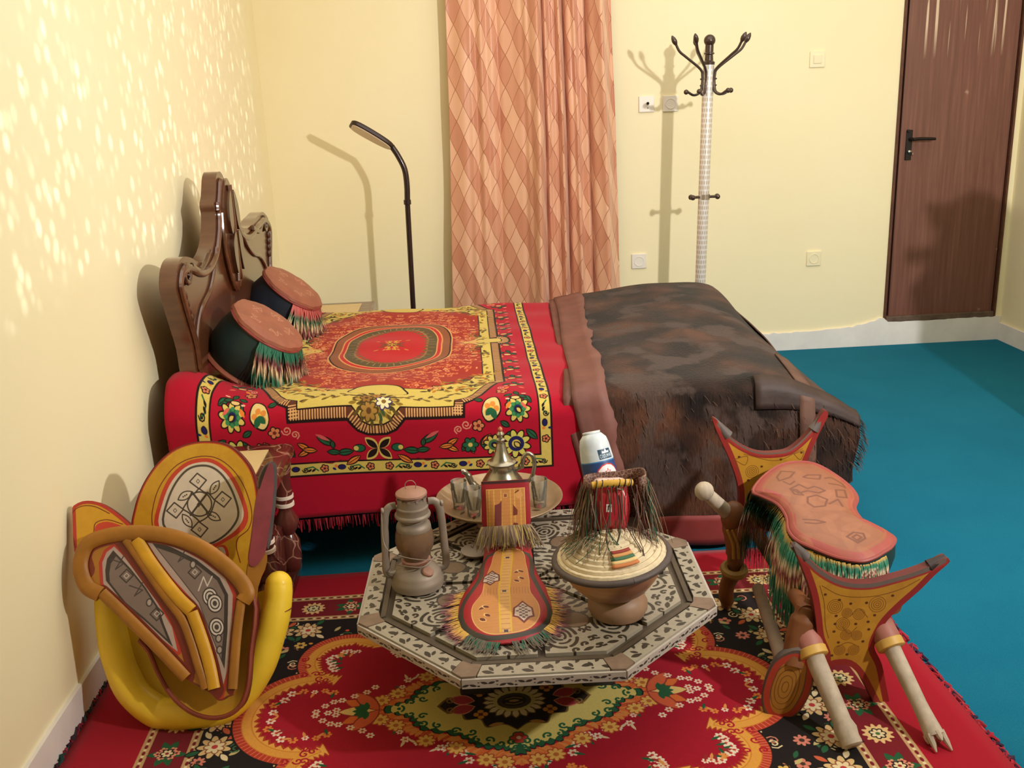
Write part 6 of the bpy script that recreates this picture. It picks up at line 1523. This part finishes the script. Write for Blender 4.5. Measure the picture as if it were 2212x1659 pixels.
# rear fork
f2 = Fr((.8, 2.50, 0), (1, 0, 0), (0, .02, 1)); T = lambda p: f2.at(Z4(p))
back = smooth_closed(T([(128, 62), (140, 52), (165, 85), (215, 142), (280, 185), (345, 208), (420, 208), (480, 195), (540, 148), (590, 92), (635, 22), (655, 20), (655, 45), (622, 110), (585, 190), (560, 250), (520, 330), (480, 430), (440, 520), (380, 560), (300, 560), (255, 470), (248, 380), (228, 300), (195, 215), (155, 130)]), 3)
c = paint_fork(back, T, [(248, 228), (352, 272), (535, 208), (290, 335), (440, 240)], [((308, 295), .018)], [(160, 80), (215, 138), (280, 181), (345, 204), (420, 204), (480, 191), (540, 144), (600, 75)], 3, [[(225, 240), (275, 265), (285, 225), (225, 240)], [(270, 215), (420, 245), (540, 190)], [(500, 215), (530, 240), (545, 200), (500, 215)], [(215, 240), (250, 300), (262, 420)]])
b = MB(); b.prism(back, f2, .022, c, mside=1); b.build('rear_fork', [imat('painted_rear_fork', c.image('rear_fork_paint'), .42, grain=(60, .1), coat=.1), M_DRL], sr, bevel=.004)
for a, z_ in (([(134, 58), (165, 95), (200, 135)], .011), ([(646, 24), (622, 70), (596, 108)], .012)):
    b = MB(); q = f2.p3(smooth_open(T(a), 4), -.011); b.tube(q, np.linspace(.007, .0165, len(q)), 10); b.build('horn_tip', M_GREYT, sr)
# rear legs: curved brown struts
def strut(name, pts, r, m=None): b = MB(); b.tube(smooth_open(pts, 6), r, 12); return b.build(name, m or M_BRNL, sr)
g = lambda y, p: tuple(Fr((0, y, 0), (1, 0, 0), (0, 0, 1)).p3(Fr((0, y, 0), (1, 0, 0), (0, 0, 1)).at(Z4([p])))[0])
b = MB(); pts = [g(2.49, q) for q in ((235, 480), (225, 560), (235, 650), (225, 740), (190, 830), (195, 900), (205, 950))]; pts[-1] = (pts[-1][0], 2.485, .03); b.tube(smooth_open(pts, 5), [.034]*6+[.030]*6+[.024]*6+[.022]*6+[.019]*7, 12); b.build('rear_leg', M_BRNL, sr)
b = MB(); b.tube(smooth_open([(.93, 2.49, .34), (.95, 2.50, .22), (.965, 2.50, .12), (.985, 2.49, .03)], 5), .024, 12); b.build('rear_leg', M_BRNL, sr)
for dx in (-.014, .0, .014):
    b = MB(); p0 = np.array(g(2.452, (215, 560))); b.tube(smooth_open([p0+(dx, -.004, 0), p0+(dx+.016, -.006, -.045), p0+(dx+.02, -.002, -.09)], 4), .004, 6); b.build('lashing_cord', mat('yellow_cord', (170, 130, 50), .7), sr)
b = MB(); p0 = np.array(g(2.47, (225, 745))); b.tube([p0+(.028*cos(q), .028*sin(q), .006*sin(q)) for q in np.linspace(0, 2*pi, 25)], .012, 8, cap=False); b.build('leg_binding', mat('olive_binding', (150, 116, 52), .6, var=(20, .3)), sr)
# poles
def pole(name, P, r, ends, m=M_BONE, label=None):
    b = MB(); q = smooth_open(P, 5); b.tube(q, np.interp(np.linspace(0, 1, len(q)), *r), 16); o = b.build(name, m, sr); return o
pA, pB = np.array(g(2.47, (68, 352))), np.array(g(2.47, (190, 480))); pA[1] = 2.42
o = pole('rear_pole', [pA, (pA+pB)/2, pB], ([0, 1], [.017, .021]), None)
b = MB(); b.sphere(pA, (.026, .026, .026), 18, 12); b.build('ball_end', M_BONE, o)
q0, q1 = np.array(g(2.40, (335, 830))), np.array([.712, 2.06, .115]); pole('lower_bar', [q0, (q0+q1)/2, q1], ([0, 1], [.016, .018]), None, mat('grey_bar_wood', (150, 128, 108), .65, var=(12, .25)))
# front fork
f1 = Fr((.85, 2.0, 0), (1, 0, 0), (0, .02, 1)); T = lambda p: f1.at(Z4(p))
fr_ol = smooth_closed(T([(500, 640), (520, 652), (565, 692), (640, 758), (735, 803), (850, 810), (960, 785), (1060, 755), (1130, 728), (1200, 694), (1215, 700), (1212, 716), (1150, 770), (1080, 840), (1000, 910), (930, 980), (892, 1040), (872, 1090), (876, 1120), (905, 1180), (925, 1280), (945, 1390), (930, 1420), (900, 1418), (850, 1320), (800, 1230), (750, 1185), (690, 1185), (645, 1195), (640, 1130), (612, 1060), (600, 960), (585, 870), (560, 790), (520, 690)]), 3)
c = paint_fork(fr_ol, T, [(710, 885), (762, 902), (835, 898), (695, 958), (690, 995), (872, 955), (685, 1030), (785, 995), (845, 1020), (705, 1080), (818, 1075), (675, 1140), (745, 1135), (955, 865), (645, 860), (842, 985)],
    [((690, 915), .018), ((885, 905), .020), ((725, 995), .016), ((740, 1045), .013), ((790, 1048), .012), ((710, 1115), .013), ((775, 1115), .013), ((800, 950), .014), ((745, 945), .012)], [(505, 650), (560, 696), (640, 764), (735, 809), (850, 816), (960, 791), (1060, 761), (1130, 735), (1190, 704)], 5,
    [[(620, 820), (640, 900), (645, 1000), (660, 1060)], [(630, 820), (720, 865), (850, 870), (980, 840), (1080, 790)], [(760, 960), (800, 925), (840, 965)], [(700, 1100), (750, 1080), (800, 1100)], [(725, 1010), (755, 1040), (790, 1010)]])
b = MB(); b.prism(fr_ol, f1, .026, c, mside=1); b.build('front_fork', [imat('painted_front_fork', c.image('front_fork_paint'), .42, grain=(60, .1), coat=.1), M_DRL], sr, bevel=.005)
b = MB(); q = f1.p3(smooth_open(T([(1130, 738), (1170, 718), (1208, 702)]), 4), -.012); b.tube(q, np.linspace(.015, .009, len(q)), 10); b.build('horn_tip', mat('dark_worn_tip', (52, 38, 36), .6), sr)
b = MB(); q = f1.p3(smooth_open(T([(502, 640), (530, 668), (560, 700)]), 4), -.012); b.tube(q, np.linspace(.009, .015, len(q)), 10); b.build('horn_tip', M_GREYT, sr)
# left foot paddle
f3 = Fr((.69, 1.985, .07), (1, -.35, 0), (.05, .12, 1)); T3 = lambda p: f3.at(Z4(p))
pd = smooth_closed(T3([(425, 1145), (375, 1230), (350, 1335), (370, 1420), (430, 1452), (510, 1420), (570, 1330), (595, 1230), (590, 1150), (520, 1105)]), 4)
c = canvas_for(pd, (176, 122, 48)); c.line(pd, .040, (92, 78, 72), closed=True); c.line(pd*.0+pd.mean(0)+(pd-pd.mean(0))*.80, .014, (180, 62, 46), closed=True)
for k in (.6, .45, .3, .14): c.line(pd.mean(0)+(pd-pd.mean(0))*k*[.9, 1]+[-.006, 0], .0016, (110, 70, 28), closed=True)
pd3 = pd.copy(); b = MB(); b.pad(pd, f3, [(.96, -.03), (1, -.02), (1, -.004), (.95, .002), (.6, .005)], c, m=0, mside=1, nside=2); b.build('foot_paddle', [imat('painted_foot_paddle', c.image('foot_paddle_paint'), .5, grain=(60, .1)), M_GREYT], sr)
# brown leather socket cover between fork and paddle
strut('left_strut', [g(2.05, (575, 880)), g(2.04, (550, 960)), g(2.03, (525, 1040)), g(2.02, (515, 1100)), g(2.0, (500, 1190))], [.012]*3+[.026]*4+[.031]*18)
b = MB(); b.sphere(g(2.47, (222, 500)), (.036, .03, .045), 16, 10); b.sphere(g(2.47, (250, 560)), (.03, .03, .05), 16, 10); b.build('rear_socket', M_BRNL, sr)
strut('lower_side_bar', [(.755, 2.03, .26), (.765, 2.2, .255), (.765, 2.46, .26)], .02)
strut('lower_side_bar', [(.965, 2.03, .26), (.965, 2.2, .255), (.955, 2.46, .26)], .02)
# front poles
a0, a1 = np.array([.752, 2.03, .205]), np.array([.801, 1.832, .036])
op = pole('front_pole', [a0, a0*.66+a1*.34, a0*.34+a1*.66, a1], ([0, .25, .8, .83, .9, .93, 1], [.026, .023, .0215, .026, .027, .0235, .0245]), None)
dv = (a1-a0)/np.linalg.norm(a1-a0)
b = MB(); b.lathe([(.0, -.002), (.018, -.002), (.0235, .002), (.0245, .008), (.0235, .016)], a1-dv*.012+dv*.014, axis_frame(-dv), 22); b.build('turned_end', M_BONE, op)
d0, d1 = np.array([.936, 2.03, .215]), np.array([.990, 1.835, .044])
oq = pole('front_pole', [d0, d0*.66+d1*.34, d0*.34+d1*.66, d1], ([0, .25, .75, .85, 1], [.024, .020, .0175, .019, .0225]), None)
dv = (d1-d0)/np.linalg.norm(d1-d0); R = axis_frame(-dv)
for k, (a_, L_) in enumerate(((.3, .034), (1.5, .016), (2.6, .040), (3.7, .014), (4.7, .03), (5.6, .012))):   # splintered end
    b = MB(); r0_ = d1+R@np.array([.016*cos(a_), .016*sin(a_), 0]); tip = r0_+dv*L_+R@np.array([.004*cos(a_), .004*sin(a_), 0]); tip[2] = max(tip[2], .016); b.tube([r0_-dv*.006, (r0_+tip)/2, tip], [.0085, .0065, .002], 8); b.build('splinter', M_BONE, oq)
for (p, d_, rr) in ((a0, a1-a0, .033), (d0, d1-d0, .031)):
    d_ = d_/np.linalg.norm(d_); b = MB(); b.lathe([(rr*.82, -.05), (rr*.98, -.03), (rr, .0), (rr*.96, .018)], p+d_*.03, axis_frame(d_), 22); b.build('socket', mat('pink_brown_socket', (164, 104, 92), .55, var=(16, .25)), sr)
    b = MB(); b.lathe([(rr, -.008), (rr*1.06, -.006), (rr*1.06, .012), (rr*.98, .014)], p+d_*.046, axis_frame(d_), 22); b.build('yellow_binding', mat('yellow_binding', (210, 168, 84), .5, var=(20, .15)), sr)
# seat pad: hourglass tan leather over a green stuffed body
fz = Fr((.85, 2.1, .375), (1, 0, .02), (0, 1, .235)); T = lambda p: fz.at(Z4(p))
seat = smooth_closed(T([(312, 388), (335, 345), (385, 298), (450, 262), (530, 252), (610, 266), (700, 318), (765, 372), (792, 420), (780, 462), (798, 500), (840, 540), (920, 572), (964, 604), (950, 640), (915, 665), (860, 695), (800, 707), (700, 690), (600, 652), (515, 612), (475, 565), (466, 505), (425, 445), (352, 408)]), 4)
c = canvas_for(seat, (146, 90, 62)); cc_ = seat.mean(0)
c.line(seat, .040, (158, 70, 62), closed=True); c.line(seat, .004, (170, 100, 88), closed=True)
c.line(cc_+(seat-cc_)*.86, .004, (160, 90, 60), closed=True)
for k in range(60): c.ell(cc_[0]+rng.gauss(0, .06), cc_[1]+rng.gauss(0, .13), .03, .012, rng.choice([(166, 106, 74), (146, 88, 60), (160, 102, 68)]), rng.uniform(0, 3), .35)
LN = (116, 66, 44)
for pts in ([(420, 340), (440, 310), (500, 320), (480, 345), (430, 360), (420, 340)], [(540, 345), (560, 335), (620, 335), (615, 355), (560, 350), (540, 345)], [(480, 400), (520, 380), (560, 400), (590, 390), (620, 400), (640, 410), (610, 420), (560, 410), (520, 420), (480, 400)], [(480, 400), (510, 405), (540, 430), (500, 425), (480, 400)], [(690, 405), (730, 405), (740, 440), (695, 438), (690, 405)], [(560, 440), (600, 430), (650, 450), (640, 480), (590, 485), (560, 465), (560, 440)], [(640, 350), (670, 345), (720, 370), (735, 390), (700, 380), (660, 375)], [(540, 540), (600, 545), (640, 555), (600, 560), (550, 555)], [(740, 620), (770, 600), (815, 605), (825, 625), (790, 645), (740, 620)], [(765, 622), (785, 610), (808, 622), (788, 636), (765, 622)], [(450, 365), (480, 380), (500, 365)], [(660, 470), (700, 450), (720, 480)]): c.line(T(pts), .0055, LN)
rings = [(.90, -.105), (1.01, -.085), (1.04, -.045), (1.02, -.012), (1.0, .002), (.93, .010), (.7, .017), (.4, .019), (.1, .019)]
b = MB(); b.pad(seat, fz, rings, c, m=0, mside=1, nside=4, cen=cc_); b.build('seat_pad', [imat('tooled_seat_leather', c.image('seat_tooling'), .48, bmp=.35, bdist=.003, grain=(50, .1), coat=.05), mat('dark_green_leather', (40, 66, 62), .5, var=(8, .4), bmp=(20, .25, .003))], sr)
b = MB(); e = fz.p3(np.vstack([seat, seat[:1]])*1.0, .0); b.tube(e, .0048, 7, cap=False); b.build('seat_piping', mat('seat_piping_leather', (150, 70, 64), .5), sr)
# long dyed fringe down the side that faces the room's middle
b = MB(); lf_ = seat[68:100]; lf_ = np.vstack([lf_, seat[:2]])
L3 = fz.p3(cc_+(seat-cc_)*1.035, -.012); idx = [i for i in range(len(seat)) if (i >= 60 or i < 2)]
FB = [(.10, (216, 170, 80)), (.24, (44, 122, 94)), (.40, (216, 194, 160)), (.50, (140, 56, 70)), (.60, (214, 180, 140)), (.78, (42, 118, 92)), (.88, (134, 54, 66)), (1, (46, 112, 90))]
for k in range(900):
    q = rng.random()*(len(idx)-1); i = idx[int(q)]; p = L3[i]*(1-q % 1)+L3[(i+1) % len(seat)]*(q % 1)
    out = (p-fz.p3([cc_], 0)[0]); out[2] = 0; out /= np.linalg.norm(out); L_ = rng.uniform(.13, .22)*(.55 if i < 74 and i > 62 else 1)
    if i < 68: L_ *= .45
    def stop(p): p[2] = max(p[2], .02); return p
    strand(b, p+np.array([0, 0, rng.uniform(-.006, .006)]), out*.55+(0, 0, -.5), L_, .0046, FB, sag=.4, jit=.16, seg=9, side=(-out[1], out[0], 0), stop=stop)
tag(b.build('dyed_fringe', vmat('dyed_strands'), sr), kind='stuff')

# ================================================================== another saddle on a stand beyond the right edge of the frame; only its shadow shows
M_STD = mat('dark_stand_wood', (70, 48, 36), .6, var=(10, .2))
def off_saddle():
    y = 3.4
    t = thing('saddle_stand', (2.50, y, 0), 'saddle on a stand beyond the right edge whose shadow falls on the door', 'saddle stand')
    b = MB(); b.box((2.53, y, .50), (.30, .26, 1.0)); b.build('pedestal', M_STD, t, bevel=.01)
    fq = Fr((2.50, y, 1.0), (1, 0, 0), (0, 0, 1))
    b = MB(); b.prism(smooth_closed([(-.14, 0), (.18, 0), (.20, .12), (.17, .25), (.09, .31), (.02, .325), (-.05, .29), (-.135, .29), (-.05, .235), (-.08, .20), (-.10, .10), (-.13, .04)], 4), fq, .24, front=.12); b.build('saddle_body', M_BRNL, t, bevel=.02)
    b = MB(); b.tube([(2.45, y, 1.165), (2.31, y, 1.16)], .024, 12); b.build('pole', M_BONE, t)
off_saddle()
